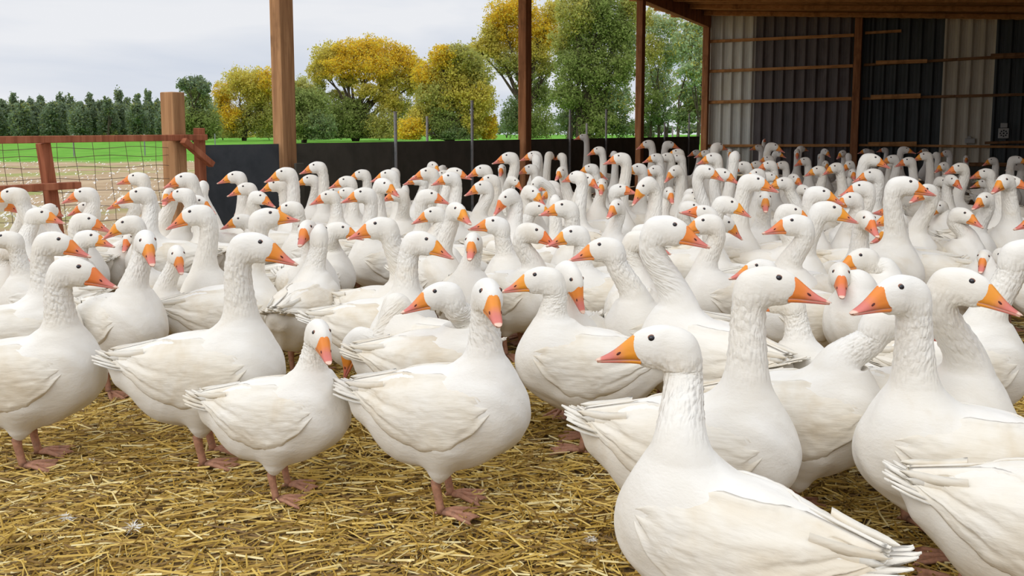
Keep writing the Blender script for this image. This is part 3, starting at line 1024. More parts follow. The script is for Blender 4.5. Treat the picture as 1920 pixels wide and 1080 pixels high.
def surface_nets(fn, lo, hi, step, band=None):
    ax = [np.arange(lo[i], hi[i] + step, step) for i in range(3)]
    X, Y, Z = np.meshgrid(*ax, indexing='ij')
    D = fn(X.astype(np.float32), Y.astype(np.float32), Z.astype(np.float32)).astype(np.float32)
    S = D < 0
    n = D.shape
    cs = tuple(k - 1 for k in n)
    cnt = np.zeros(cs, np.float32); acc = np.zeros(cs + (3,), np.float32)

    def sl(o): return tuple(slice(o[i], o[i] + cs[i]) for i in range(3))
    corners = [(i, j, k) for i in (0, 1) for j in (0, 1) for k in (0, 1)]
    for a in corners:
        for axis in range(3):
            if a[axis]: continue
            b = list(a); b[axis] = 1; b = tuple(b)
            da, db = D[sl(a)], D[sl(b)]
            cr_ = (da < 0) != (db < 0)
            t = np.where(cr_, da / (da - db + 1e-12), 0)
            cnt += cr_
            for c in range(3):
                acc[..., c] += np.where(cr_, a[c] + (t if c == axis else 0), 0)
    act = cnt > 0
    idx = -np.ones(cs, np.int64); idx[act] = np.arange(act.sum())
    cell = np.argwhere(act)
    V = (cell + acc[act] / cnt[act][:, None]) * step + np.array([ax[i][0] for i in range(3)])
    quads = []
    for axis in range(3):
        u, v = [(1, 2), (2, 0), (0, 1)][axis]
        sh = [slice(1, n[i] - 1) for i in range(3)]
        sh[axis] = slice(0, n[axis] - 1)
        s0 = S[tuple(sh)]
        sh2 = list(sh); sh2[axis] = slice(1, n[axis]); s1 = S[tuple(sh2)]
        e = np.argwhere(s0 != s1)
        if len(e) == 0: continue
        flip = s0[s0 != s1]
        off = np.array([0 if i == axis else 1 for i in range(3)])
        g_ = e + off
        du = np.zeros(3, int); du[u] = 1; dv = np.zeros(3, int); dv[v] = 1
        q = [g_ - du - dv, g_ - dv, g_, g_ - du]
        I = np.stack([idx[tuple(c.T)] for c in q], 1)
        I[~flip] = I[~flip][:, ::-1]
        quads.append(I)
    return V, np.concatenate(quads)


def hnoise(p, seed):
    """cheap smooth 3-D noise made of sines"""
    r_ = np.random.default_rng(seed); s = 0
    for i in range(5):
        k = r_.normal(size=3); k /= np.linalg.norm(k)
        s = s + np.sin(p @ (k * (1 + .5 * i)) + r_.uniform(0, 6.28))
    return s / 3.0


TEMPL = {}
for lod, st in (('near', .0048), ('mid', .0085), ('far', .0135)):
    V, Q = surface_nets(sdf_full, (-.33, -.165, .08), (.27, .165, .78), st)
    if lod != 'far':
        # soft feather relief: furrows on the neck, gentle lumps on the body
        e = 1e-3
        g3 = np.stack([sdf_full(V[:, 0] + e, V[:, 1], V[:, 2]) - sdf_full(V[:, 0] - e, V[:, 1], V[:, 2]),
                       sdf_full(V[:, 0], V[:, 1] + e, V[:, 2]) - sdf_full(V[:, 0], V[:, 1] - e, V[:, 2]),
                       sdf_full(V[:, 0], V[:, 1], V[:, 2] + e) - sdf_full(V[:, 0], V[:, 1], V[:, 2] - e)], 1)
        g3 /= np.linalg.norm(g3, axis=1)[:, None] + 1e-9
        z = V[:, 2]
        nk = np.clip((z - .46) / .08, 0, 1) * np.clip((.705 - z) / .05, 0, 1)
        fur = np.maximum(0, hnoise(V * np.array([330, 330, 120]), 3)) * .0022 * nk
        bod = hnoise(V * np.array([26, 40, 40]), 5) * .0030 * np.clip((.46 - z) / .06, 0, 1)
        V = V + g3 * (fur + bod)[:, None]
    TEMPL[lod] = (V, Q)


def side_y(x, z):
    ys = np.linspace(0, .17, 60)
    d = sdf_body(np.full(60, x), ys, np.full(60, z))
    k = np.where(d < 0)[0]
    return ys[k[-1]] if len(k) else 0.0


# eye and wing surfaces sit on the template
ys = np.linspace(0, .06, 120)
EY = ys[np.where(sdf_full(np.full(120, EYE[0]), ys, np.full(120, EYE[2])) < 0)[0][-1]]


def wing_mesh(sgn, seed):
    r_ = random.Random(seed)
    nu, nv = 46, 30
    P = np.zeros((nu, nv, 3)); 
    for i in range(nu):
        u = i / (nu - 1)
        x = .150 - .425 * u
        ztop = np.interp(u, [0, .12, .35, .6, .8, 1], [.355, .392, .412, .405, .385, .366])
        zbot = np.interp(u, [0, .10, .25, .45, .65, .82, 1], [.325, .262, .218, .214, .248, .300, .350])
        zbot -= .005 * abs(math.sin(u * 21 + seed)) * (u > .2)
        for j in range(nv):
            v = j / (nv - 1)
            z = ztop + (zbot - ztop) * v
            y = side_y(x, min(z, .40))
            yy = max(y, .028 * (1 - .5 * u))
            if z > .395: yy = min(yy, .075)
            # fold outwards, sink at the rim
            rim = min(1, min(v, 1 - v) / .12) ** .6 * min(1, u / .10) ** .6
            out_ = .0095 * rim
            # overlapping feather steps, stronger towards the tip
            fr = v * (4.0 + 3 * u) - u * 1.2 + .25 * math.sin(u * 9 + seed)
            saw = fr - math.floor(fr)
            out_ += (.0042 * max(0, (u - .30) / .7) + .0006) * (saw - .4) * rim
            cf = u * 7.5 + .5 * math.sin(v * 9 + seed)
            out_ += .0020 * (cf - math.floor(cf) - .4) * rim * max(0, 1 - abs(u - .3) / .4)
            P[i, j] = (x + .006 * math.sin(v * 17), sgn * (yy + out_), z)
    inner = P.copy()
    inner[:, :, 1] -= sgn * .013
    V = np.concatenate([P.reshape(-1, 3), inner.reshape(-1, 3)])
    q = []
    n = nu * nv
    for i in range(nu - 1):
        for j in range(nv - 1):
            a = i * nv + j
            f = (a, a + 1, a + nv + 1, a + nv)
            if sgn < 0: f = f[::-1]
            q.append(f); q.append(tuple(n + k for k in f[::-1]))
    rim = [(i, 0) for i in range(nu)] + [(nu - 1, j) for j in range(1, nv)] + [(i, nv - 1) for i in range(nu - 2, -1, -1)] + [(0, j) for j in range(nv - 2, 0, -1)]
    for k in range(len(rim)):
        a = rim[k][0] * nv + rim[k][1]; b = rim[(k + 1) % len(rim)]; b = b[0] * nv + b[1]
        f = (a, b, n + b, n + a)
        q.append(f if sgn > 0 else f[::-1])
    V = list(map(tuple, V)); mi = [0] * len(q)
    # primaries reaching past the rump
    for k in range(5):
        z0 = .376 - .0135 * k; L_ = .128 - .014 * k
        x0 = -.165 - .004 * k; yb = sgn * (.060 - .004 * k)
        yt = sgn * (.026 + .003 * k)
        w_ = .021 - .001 * k
        b = len(V); ns = 7
        for s_ in range(ns):
            t = s_ / (ns - 1)
            c = np.array([x0 - L_ * t, yb + (yt - yb) * t, z0 - .012 * t + .020 * t * t])
            ww = w_ * (1 - max(0, (t - .62) / .38) ** 2.2 * .93)
            for (dy, dz) in ((sgn * .0035, ww * .5), (sgn * .0045, -ww * .1), (sgn * .001, -ww * .75), (-sgn * .001, -ww * .1)):
                V.append(tuple(c + np.array([r_.uniform(-.001, .001), dy * (1 - .5 * t), dz - .018 * t])))
        for s_ in range(ns - 1):
            for e in range(4):
                a = b + s_ * 4 + e; c_ = b + s_ * 4 + (e + 1) % 4
                f = (a, c_, c_ + 4, a + 4)
                q.append(f if sgn < 0 else f[::-1]); mi.append(1 if (k % 3 == 1 and s_ > 3) else 0)
    return np_mesh('wing', np.array(V), np.array(q), [M['wing'], M['quill']], True, np.array(mi))


def tail_mesh(seed):
    m = MB(); r_ = random.Random(seed)
    for k in range(11):
        a = (k - 5) / 5.0
        ang = a * .42 + r_.uniform(-.03, .03)
        L_ = .135 - .022 * abs(a) + r_.uniform(-.006, .006)
        base = Vector((-.205, a * .030, .318 - abs(a) * .010 + .004 * (k % 2)))
        d = Vector((-math.cos(ang), math.sin(ang), .26 + r_.uniform(-.03, .03))).normalized()
        sd = Vector((0, 0, 1)).cross(d).normalized(); nn = d.cross(sd)
        if nn.z < 0: nn = -nn
        ns = 7; P = []
        for s_ in range(ns):
            t = s_ / (ns - 1)
            w_ = .022 * (1 - max(0, (t - .6) / .4) ** 2.0 * .85)
            c = base + d * (L_ * t) + nn * (.010 * t * t)
            P += [c - sd * w_ - nn * .001, c + nn * .0022, c + sd * w_ - nn * .001, c - nn * .0022]
        fs = []
        for s_ in range(ns - 1):
            for e in range(4):
                a0 = s_ * 4 + e; b0 = s_ * 4 + (e + 1) % 4
                fs.append((a0, a0 + 4, b0 + 4, b0))
        fs.append((0, 1, 2, 3)); fs.append(tuple(len(P) - 1 - i for i in range(4)))
        m.add(P, fs)
    return m.mesh('tail', [M['wing']], True)


def leg_mesh(sgn):
    m = MB()
    y = sgn * .060
    m.tube([(-.004, y, .150), (-.006, y, .118), (-.016, y, .100), (-.012, y, .070), (-.004, y, .030), (.000, y, .012)],
           [.017, .0135, .0150, .0120, .0115, .0135], 10)
    toes = []
    for ang in (-.48, .0, .48):
        d = Vector((math.cos(ang), math.sin(ang), 0))
        pts = [Vector((0, y, .013)) + d * t + Vector((0, 0, h)) for t, h in ((0, 0), (.038, .004), (.075, -.002), (.104, -.006))]
        m.tube(pts, [.0095, .0078, .0066, .0048], 8)
        m.tube([pts[-1], pts[-1] + d * .007 + Vector((0, 0, -.002))], [.0036, .001], 6)
        toes.append(pts)
    m.tube([(0, y, .012), (-.018, y, .008), (-.026, y, .005)], [.006, .0045, .002], 6)
    # webs between the toes, with real thickness and a scalloped edge
    for a_, b_ in ((0, 1), (1, 2)):
        n = 6; P = []; fs = []
        for i in range(n):
            t = i / (n - 1)
            for j in range(5):
                s_ = j / 4
                k = t * 3; i0 = min(2, int(k)); fr = k - i0
                pa = toes[a_][i0].lerp(toes[a_][i0 + 1], fr); pb = toes[b_][i0].lerp(toes[b_][i0 + 1], fr)
                p = pa.lerp(pb, s_)
                sc = 1 - .10 * math.sin(math.pi * s_) * t
                p = Vector((0, y, p.z)) + (Vector((p.x, p.y, p.z)) - Vector((0, y, p.z))) * sc
                P += [p + Vector((0, 0, .0015 - .001 * math.sin(math.pi * s_))), p + Vector((0, 0, -.003))]
        for i in range(n - 1):
            for j in range(4):
                a = (i * 5 + j) * 2; b = a + 2; c = a + 10; d = a + 12
                fs += [(a, c, d, b), (a + 1, b + 1, d + 1, c + 1)]
        for j in range(4):
            a = ((n - 1) * 5 + j) * 2; fs.append((a, a + 1, a + 3, a + 2))
        m.add(P, fs)
    return m.mesh('leg', [M['leg']], True)


def bill_mesh():
    """origin at the point midway between the eyes, +x forward"""
    m = MB()
    st = [(.026, .008, -.060, .0250), (.036, .0045, -.0585, .0235), (.048, -.004, -.0575, .0210), (.062, -.0150, -.0570, .0185), (.078, -.0270, -.0565, .0165),
          (.092, -.0360, -.0560, .0150), (.104, -.0420, -.0560, .0132), (.113, -.0455, -.0560, .0108), (.1195, -.0485, -.0560, .0075), (.1235, -.0520, -.0565, .0030)]
    # upper bill: superelliptic top, flat floor along the mouth line
    P = []; n = 14
    for (x, zt, zb, hw) in st:
        zm = zb + .0135 * (1 - (x - .026) / .0975 * .55)     # mouth line
        for k in range(n):
            a = math.pi * k / (n - 1)
            c, s_ = math.cos(a), math.sin(a)
            yy = hw * math.copysign(abs(c) ** .75, c); zz = zm + (zt - zm) * (max(s_, 0) ** .85)
            P.append((x, yy, zz))
    fs = []
    for i in range(len(st) - 1):
        for k in range(n):
            j = (k + 1) % n
            fs.append((i * n + k, i * n + j, i * n + n + j, i * n + n + k))
    fs.append(tuple(range(n))[::-1]); fs.append(tuple((len(st) - 1) * n + k for k in range(n)))
    fs = [f[::-1] for f in fs]
    m.add(P, fs, 0)
    # serrated pale edge between the mandibles
    P = []
    for (x, zt, zb, hw) in st[:-1]:
        zm = zb + .0135 * (1 - (x - .026) / .0975 * .55)
        P += [(x, -hw * .93, zm + .0008), (x, hw * .93, zm + .0008), (x, hw * .93, zm - .0035), (x, -hw * .93, zm - .0035)]
    fs = []
    for i in range(len(st) - 2):
        for k in range(4):
            j = (k + 1) % 4
            fs.append((i * 4 + k, i * 4 + 4 + k, i * 4 + 4 + j, i * 4 + j))
    m.add(P, fs, 1)
    # lower bill
    P = []; n = 10
    for (x, zt, zb, hw) in st[:-1]:
        zm = zb + .0135 * (1 - (x - .026) / .0975 * .55) - .0026
        for k in range(n):
            a = math.pi * k / (n - 1)
            P.append((x - .001, hw * .96 * math.cos(a), zm - (zm - zb + .0005) * max(0, math.sin(a)) ** .8))
    fs = []
    for i in range(len(st) - 2):
        for k in range(n):
            j = (k + 1) % n
            fs.append((i * n + k, i * n + j, i * n + n + j, i * n + n + k))
    fs.append(tuple((len(st) - 2) * n + k for k in range(n))[::-1])
    m.add(P, fs, 0)
    for sgn in (-1, 1):
        Mx = Matrix.Rotation(-R(28) * 1, 3, 'Y')
        m.ell((.071, sgn * .0150, -.0335), (.0062, .0030, .0026), 10, 6, 2, Matrix.Rotation(R(32), 3, 'Y'))
    return m.mesh('bill', [M['bill'], M['grin'], M['nostril']], True)


def eye_mesh(sgn):
    m = MB()
    m.ell((0, sgn * (EY - .0026), 0), (.0074, .0056, .0070), 14, 10, 0)
    m.ell((0, sgn * (EY - .0049), 0), (.0090, .0052, .0082), 14, 10, 1)
    return m.mesh('eye', [M['eye'], M['iris']], True)


WING = [(wing_mesh(1, s), wing_mesh(-1, s)) for s in (1, 2)]
TAIL = [tail_mesh(s) for s in (1, 2, 3)]
LEGS = (leg_mesh(1), leg_mesh(-1))
BILL = bill_mesh()
EYES = (eye_mesh(1), eye_mesh(-1))


def hermite(p0, t0, p1, t1, n):
    t = np.linspace(0, 1, n)[:, None]
    h00 = 2 * t ** 3 - 3 * t ** 2 + 1; h10 = t ** 3 - 2 * t ** 2 + t; h01 = -2 * t ** 3 + 3 * t ** 2; h11 = t ** 3 - t ** 2
    P = h00 * p0 + h10 * t0 + h01 * p1 + h11 * t1
    d00 = 6 * t ** 2 - 6 * t; d10 = 3 * t ** 2 - 4 * t + 1; d01 = -d00; d11 = 3 * t ** 2 - 2 * t
    D = d00 * p0 + d10 * t0 + d01 * p1 + d11 * t1
    return P, D / (np.linalg.norm(D, axis=1)[:, None] + 1e-9)


def pose_body(lod, joint, yaw, pitch, roll=0.0, arch=1.0):
    """bend the template neck so that the head joint lands on `joint` (bird's own frame)"""
    V, Q = TEMPL[lod]
    V = V.copy()
    cp, sp_ = math.cos(pitch), math.sin(pitch); cy, sy = math.cos(yaw), math.sin(yaw)
    hf = np.array([cp * cy, cp * sy, -sp_]); hu = np.array([sp_ * cy, sp_ * sy, cp])
    if roll:
        side_ = np.cross(hu, hf); hu = hu * math.cos(roll) + side_ * math.sin(roll)
    hs = np.cross(hu, hf)
    p0 = np.array([XN, 0, ZB]); p1 = np.array(joint)
    dist = np.linalg.norm(p1 - p0)
    mag = max(.12, dist * 1.05) * arch
    n = 48
    C, T = hermite(p0, np.array([0, 0, 1]) * mag, p1, hu * mag * .8, n)
    # frames
    t = np.linspace(0, 1, n); s = np.clip((t - .12) / .85, 0, 1); s = s * s * (3 - 2 * s)
    Fx = np.zeros((n, 3))
    T0 = T[0]; f = np.array([1.0, 0, 0])
    fs_ = []
    for i in range(n):
        f = f - T[i] * (f @ T[i]); f /= np.linalg.norm(f) + 1e-9
        fs_.append(f.copy())
    # residual twist so that the last frame equals the head's own
    fe = fs_[-1]; te = T[-1]; goal = hf - te * (hf @ te); goal /= np.linalg.norm(goal) + 1e-9
    tw = math.atan2(np.cross(fe, goal) @ te, fe @ goal)
    if abs(yaw) > 2.2 and tw * yaw < 0: tw += math.copysign(2 * math.pi, yaw)
    for i in range(n):
        a = tw * s[i]; k = T[i]; v = fs_[i]
        Fx[i] = v * math.cos(a) + np.cross(k, v) * math.sin(a)
    Fy = np.cross(T, Fx)
    z = V[:, 2]
    # only what belongs to the neck column moves
    nk = (z > ZB)
    tt = np.clip((z - ZB) / (ZT - ZB), 0, 1) * (n - 1)
    i0 = np.clip(tt.astype(int), 0, n - 2); fr = (tt - i0)[:, None]
    c = C[i0] * (1 - fr) + C[i0 + 1] * fr
    fx = Fx[i0] * (1 - fr) + Fx[i0 + 1] * fr; fy = Fy[i0] * (1 - fr) + Fy[i0 + 1] * fr
    lx = (V[:, 0] - XN)[:, None]; ly = V[:, 1][:, None]
    Vn = c + fx * lx + fy * ly
    V2 = np.where(nk[:, None], Vn, V)
    # blend just above the shoulder
    bl = np.clip((z - ZB) / .02, 0, 1)[:, None]; bl = bl * bl * (3 - 2 * bl)
    V2 = np.where(nk[:, None], V * (1 - bl) + Vn * bl if False else Vn, V)
    hd = z > ZT
    Vh = p1 + (V[:, 0] - XN)[:, None] * hf + V[:, 1][:, None] * hs + (z - ZT)[:, None] * hu
    # soft hand-over from the neck frame to the rigid head
    hb = np.clip((z - ZT + .012) / .024, 0, 1)[:, None]; hb = hb * hb * (3 - 2 * hb)
    ext = c + fx * lx + fy * ly + T[i0 + 1] * np.maximum(0, z - ZT)[:, None]
    V2 = np.where((z > ZT - .012)[:, None], ext * (1 - hb) + Vh * hb, V2)
    eye = p1 + (EYE[0] - XN) * hf + (EYE[2] - ZT) * hu
    Mh = Matrix(((hf[0], hs[0], hu[0], eye[0]), (hf[1], hs[1], hu[1], eye[1]), (hf[2], hs[2], hu[2], eye[2]), (0, 0, 0, 1)))
    return V2, Q, Mh


REST = {k: TEMPL[k][0].astype(np.float32).ravel() for k in TEMPL}


def make_goose(pos, byaw, scale, joint, hyaw, hpitch, lod, label, group, idx, roll=0.0, arch=1.0):
    e = empty('goose', (pos[0], pos[1], ZST), byaw)
    e.scale = (scale,) * 3
    V, Q, Mh = pose_body(lod, joint, hyaw, hpitch, roll, arch)
    me = np_mesh('goose_body', V, Q, M['feather'])
    at_ = me.attributes.new('rest', 'FLOAT_VECTOR', 'POINT'); at_.data.foreach_set('vector', REST[lod])
    link('body', me, e)
    o = link('bill', BILL, e); o.matrix_local = Mh
    for k in (0, 1):
        o = link('eye', EYES[k], e); o.matrix_local = Mh
        link('wing', WING[idx % 2][k], e)
        link('leg', LEGS[k], e)
    link('tail', TAIL[idx % 3], e)
    tag(e, label, 'goose', group)
    return e

# One row per bird: head x, head y, head height (measured on the photograph, only
# used to find where the bird stands), head direction, body direction (degrees:
# 0 right, 90 away, 180 left, 270 towards the camera), bill pitch, size, label
G = [
# ---- nearest birds
(1220,629,80,176,148,4,1.0,'biggest front goose facing left, breast cut by the bottom edge, orange bill open-edged'),
(1457,518,71,-6,-4,3,1.02,'large front goose looking right with long upright neck, behind the biggest front goose'),
(1688,535,72,-146,172,4,1.02,'large goose at the right looking left towards the camera with a broad orange bill'),
(1817,525,67,-24,-25,12,1.0,'large goose near the right edge looking right, fluffy upright neck'),
(1692,590,62,5,12,8,1.0,'yellowish goose whose head is hidden behind the large right goose, only the bill tip showing'),
(1943,462,55,0,20,0,1.05,'goose cut by the right edge, only its thick neck and breast showing'),
(2240,660,92,0,-4,0,1.0,'goose cut at the bottom right corner, only its ragged tail and wing tips showing'),
(920,545,62,-78,-10,12,1.0,'front goose in the middle, body sideways, facing the camera with an orange bill'),
(603,622,51,-72,-12,18,.86,'smallest front goose facing the camera with a short fluffy neck'),
(489,452,54,-10,-4,12,1.04,'front goose at the left looking right, standing clear with both orange legs visible'),
(150,498,52,-12,-8,12,1.0,'leftmost front goose looking right, body cut by the left edge'),
(1003,513,49,180,165,6,1.0,'goose looking left over the shoulder of the middle front goose, ridged neck'),
(770,192,-1,0,0,0,1,None),
(817,544,50,-165,-5,10,.98,'goose looking left with a pink-tipped bill just left of the middle front goose'),
(1068,523,45,-55,-110,48,.95,'goose looking down to the right, bill lowered, right of the middle front goose'),
(277,450,42,-72,-45,22,1.0,'left goose facing the camera with a broad bill and wide breast'),
(572,425,37,-98,-80,12,1.05,'tall goose facing the camera behind the smallest front goose'),
(334,475,34,-74,-60,22,.86,'small goose facing the camera right of the broad-breasted left goose'),
(112,447,43,-14,10,12,1.0,'goose looking right just behind the leftmost front goose'),
(25,465,33,-36,-60,22,.95,'small-headed goose at the left edge looking right with bill lowered'),
(4,441,32,178,175,0,.9,'goose at the left edge looking out of the picture to the left'),
(172,440,31,-15,-40,8,.95,'goose looking right whose bill crosses in front of a left-facing head'),
(232,416,32,-162,-150,18,.92,'goose with lowered orange bill pointing left above the broad-breasted goose'),
(358,396,37,-170,-150,14,1.0,'upright goose looking left with thick ridged neck, in front of the gate post'),
(508,398,38,2,5,-6,1.0,'goose holding its orange bill level to the right behind the left front goose'),
(600,428,36,90,60,0,1.0,'goose turned away directly behind the tall camera-facing goose'),
(643,425,31,-10,20,10,.98,'goose looking right, bill tip touching the head of the next goose'),
(705,418,40,-166,-30,6,1.0,'goose looking left with dirty ruffled tail feathers beside it'),
(799,447,42,-14,-6,14,1.0,'goose looking right with ridged neck above the left-looking pink-billed goose'),
(821,489,28,-130,-120,55,.9,'small goose head bent down behind the right-looking ridged neck'),
(852,390,33,-58,-50,12,1.0,'upright goose facing right towards the camera in the middle of the flock'),
(885,449,37,-95,-85,14,1.0,'goose facing the camera directly above the middle front goose'),
(931,461,24,-40,-60,20,.85,'small goose half hidden behind the camera-facing goose, bill pointing right'),
(1005,430,36,-14,-30,16,1.0,'goose looking right towards the large orange bill of its neighbour'),
(925,413,33,-164,-170,-4,1.0,'goose looking left with ridged neck, bill raised slightly, middle of the flock'),
(1071,433,36,-158,-170,8,1.0,'goose looking left above the head of the ridged-necked front goose'),
(1124,457,44,-172,-175,6,1.0,'goose looking left with a long ridged neck, behind the biggest front goose'),
(1221,430,34,-5,30,10,1.0,'goose whose bill is hidden behind the tall neck right of it, upper of two heads'),
(1211,444,38,-8,90,12,1.0,'goose with ridged neck just left of the tallest middle goose, lower of two heads'),
(1263,420,54,-10,150,10,1.08,'tallest middle goose looking right with a very long neck'),
(1318,412,36,-168,-150,10,1.0,'goose with orange bill pointing left behind the tallest middle goose'),
(1320,391,31,-166,-160,-14,.95,'goose holding a red-orange bill down to the left above the tallest goose'),
(1365,416,28,-22,-20,30,.95,'goose with lowered bill pointing right behind the large upright goose'),
(1484,412,40,-168,-150,4,1.05,'tall goose looking left above the large upright front goose'),
(1418,496,37,-166,-170,6,.98,'goose with a red bill pointing left just behind the large upright goose'),
(1450,552,46,175,165,10,.9,'goose with hidden head, neck and back showing right of the large upright goose'),
(1577,510,38,-95,-100,16,1.05,'goose facing the camera straight on between the two large right geese'),
(1613,477,40,-152,-30,10,1.05,'goose looking left with a short yellow-orange bill above the camera-facing goose'),
(1562,388,38,-6,-20,10,1.05,'tall goose looking right with an orange bill, right of the dark wall post base'),
(1630,408,34,-74,-80,18,1.0,'goose facing the camera between two sideways heads at the right'),
(1672,404,29,-160,-170,4,1.0,'goose looking left with its bill behind the camera-facing head'),
(1673,391,26,-160,-170,-10,1.0,'goose just above the left-looking goose, only forehead and bill showing'),
(1669,433,29,-150,-165,8,1.0,'goose with its bill partly hidden and a straight neck, below two stacked heads'),
(1595,404,25,-85,-80,22,1.0,'goose facing the camera half hidden behind a tall right-looking goose'),
(1844,480,26,-108,-100,18,.9,'left goose of the pair facing the camera at the right edge'),
(1882,477,29,-88,-90,18,.92,'right goose of the pair facing the camera at the right edge'),
(1902,413,25,-170,-165,6,1.0,'goose looking left near the right edge below the tall mouth-open goose'),
(1942,407,30,-160,-170,10,1.0,'goose cut by the right edge with only its orange bill inside the picture'),
(1807,399,28,-42,-60,16,1.0,'goose facing right towards the camera with white breast below the pale sheet'),
(1887,336,29,-128,-110,14,1.1,'tall goose at the right with an open red-orange bill'),
(1849,369,27,-128,-100,12,1.0,'goose turning its bill left and down, left of the open-billed goose'),
(648,650,46,176,155,62,.95,'goose preening with its head tucked down behind the smallest front goose'),
# ---- left part
(251,329,23,180,160,4,1,None),(257,359,29,-168,180,8,1.05,None),(230,373,24,180,170,10,.95,None),(262,387,22,-150,-120,20,.9,None),
(341,331,26,-166,-150,10,1,None),(382,344,24,85,60,0,1,None),(334,359,25,172,150,5,.95,None),(314,361,26,-96,-90,14,1,None),
(374,375,26,-28,-20,18,1,None),(152,359,26,-166,180,10,1,None),(158,384,23,-160,180,12,.9,None),(16,359,25,180,180,5,1,None),
(4,375,29,-8,0,14,1,None),(60,391,25,-20,0,10,.95,None),(80,397,29,-16,0,8,1,None),(98,388,25,70,40,10,.95,None),
(168,409,31,-10,-10,14,1,None),(238,444,24,-98,-70,25,.85,None),(90,428,22,-100,-60,40,.85,None),
(448,409,25,-160,170,8,1,None),(452,384,20,-112,-90,14,.95,None),(457,349,23,-160,180,10,1,None),(437,327,22,-166,180,8,1,None),
(488,366,24,-28,-10,16,1,None),(529,321,25,-166,-170,10,1.05,None),(514,342,23,-165,-160,10,1,None),(538,385,27,-175,170,8,1,None),
(589,309,21,-166,-170,10,1,None),(577,333,20,-166,180,8,1,None),(612,364,24,-162,180,10,1,None),(645,336,22,-165,170,8,1,None),
(674,323,19,-168,180,8,1,None),(626,356,19,-160,170,8,.95,None),(645,357,21,-175,160,8,.95,None),(677,359,28,-162,-170,6,1,None),
(723,324,22,-170,180,8,1,None),(732,318,17,120,100,0,1,None),(720,343,27,-42,-30,16,1.05,None),(744,360,24,-155,-160,6,1,None),
(760,350,17,90,60,0,.9,None),(808,396,28,-162,180,10,1,None),(809,362,27,-12,0,8,1,None),(841,329,24,-156,180,6,1,None),
(799,320,24,-162,180,6,1,None),(782,332,20,-165,180,6,1,None),(810,309,18,-58,-40,16,1,None),(837,313,16,60,30,0,1,None),
(829,324,18,-160,150,10,.95,None),(857,320,21,-16,-10,8,1,None),(852,371,19,-95,-80,20,.9,None),
# ---- middle, towards the second and third post
(901,315,22,-160,180,10,1,None),(940,314,17,-96,-80,18,1,None),(950,291,21,-168,165,8,1.1,None),(997,288,18,-168,180,8,1,None),(1004,292,18,100,60,0,1,None),
(992,313,18,-158,180,8,.95,None),(1038,288,15,60,20,10,1,None),(1046,290,15,120,140,5,1,None),(1050,319,20,-112,-90,16,1,None),(1072,326,23,140,120,5,1,None),
(1091,254,17,180,165,4,1.12,None),(1119,279,15,-165,170,12,.95,None),(1150,286,14,110,60,0,1,None),(1160,292,22,-166,180,6,1.05,None),
(1195,312,21,-152,-160,8,1,None),(1211,267,15,-168,165,14,1.1,None),(1258,268,14,-10,-60,10,1.1,None),(1267,283,16,-165,180,6,1,None),
(1269,292,16,-166,170,6,1,None),(1227,292,17,-160,-170,8,1,None),(1248,291,17,-160,-150,10,1,None),(1225,316,19,-155,-160,18,1,None),
(1264,319,20,-142,-130,30,1,None),(1207,348,28,-145,170,40,1.05,None),(1220,366,18,-70,-60,20,.9,None),(1257,359,22,-84,-70,18,1,None),
(1162,350,24,-28,-20,-4,1.05,None),(1128,343,22,-96,-80,20,1.05,None),(1101,333,22,-48,-40,18,1,None),(1117,322,18,-20,10,10,1,None),
(1104,312,18,-166,180,8,1,None),(1152,383,27,-116,-100,14,1,None),(1085,380,19,-68,-60,22,.9,None),(1054,383,32,-164,-150,2,1.05,None),
(1010,386,25,-20,-10,10,1,None),(998,358,25,-42,-30,25,1,None),(1035,358,21,-150,170,10,.9,None),(1041,370,24,90,40,0,.9,None),
(949,369,28,-142,160,35,1.05,None),(901,346,24,-156,-170,12,1.05,None),(916,333,22,-160,170,6,1,None),(1031,344,20,-160,170,6,.95,None),
(965,338,17,-30,-20,30,.8,None),(1000,345,18,-170,-20,60,.75,None),
# ---- in front of the corner and the corrugated wall
(1303,284,11,-165,-20,12,1,None),(1320,285,14,-165,-20,8,1,None),(1331,281,12,90,60,0,1,None),(1333,292,21,-162,-170,8,1.05,None),
(1352,271,17,40,30,0,1.1,None),(1369,284,13,-98,-70,20,1,None),(1380,288,20,70,100,5,1,None),(1391,308,20,-156,-140,8,1,None),
(1329,317,24,-18,170,16,1,None),(1358,323,23,-28,-20,16,1,None),(1418,323,22,-142,-150,14,1,None),(1420,335,31,-8,-20,10,1.1,None),
(1446,328,18,-20,0,12,.95,None),(1466,338,23,-165,-160,6,1.05,None),(1416,306,15,-150,-140,12,1,None),(1439,306,18,-160,-150,10,1,None),
(1464,306,15,-160,-150,10,1,None),(1438,295,14,-160,180,8,1,None),(1420,274,11,-170,180,4,1.05,None),(1433,263,9,-90,-60,-35,1.05,None),
(1453,272,15,-12,-15,16,1.1,None),(1460,286,11,-20,-10,14,.9,None),(1495,285,12,-96,-70,30,1,None),(1507,276,12,40,20,0,1.05,None),
(1507,299,15,-150,-140,12,1.05,None),(1538,291,9,-92,180,14,1,None),(1547,283,11,-60,-20,24,1,None),(1493,332,19,-64,-90,14,1.05,None),
(1508,354,18,-50,-60,24,.85,None),(1550,306,13,-84,-80,20,1,None),(1531,316,18,-160,-150,10,1,None),(1543,358,30,-10,-20,10,1.05,None),
(1371,378,30,-14,-20,16,1,None),(1297,361,20,-48,-50,16,.9,None),(1302,372,22,-30,-40,25,.92,None),(1300,384,25,-10,10,10,.95,None),
(1435,369,29,-94,-80,16,1.05,None),(1490,392,30,-12,-20,14,1,None),
# ---- right of the dark wall post
(1580,286,12,-130,-110,20,1,None),(1590,290,12,90,40,10,1,None),(1622,281,10,-165,180,6,1,None),(1631,283,10,-150,160,6,1,None),
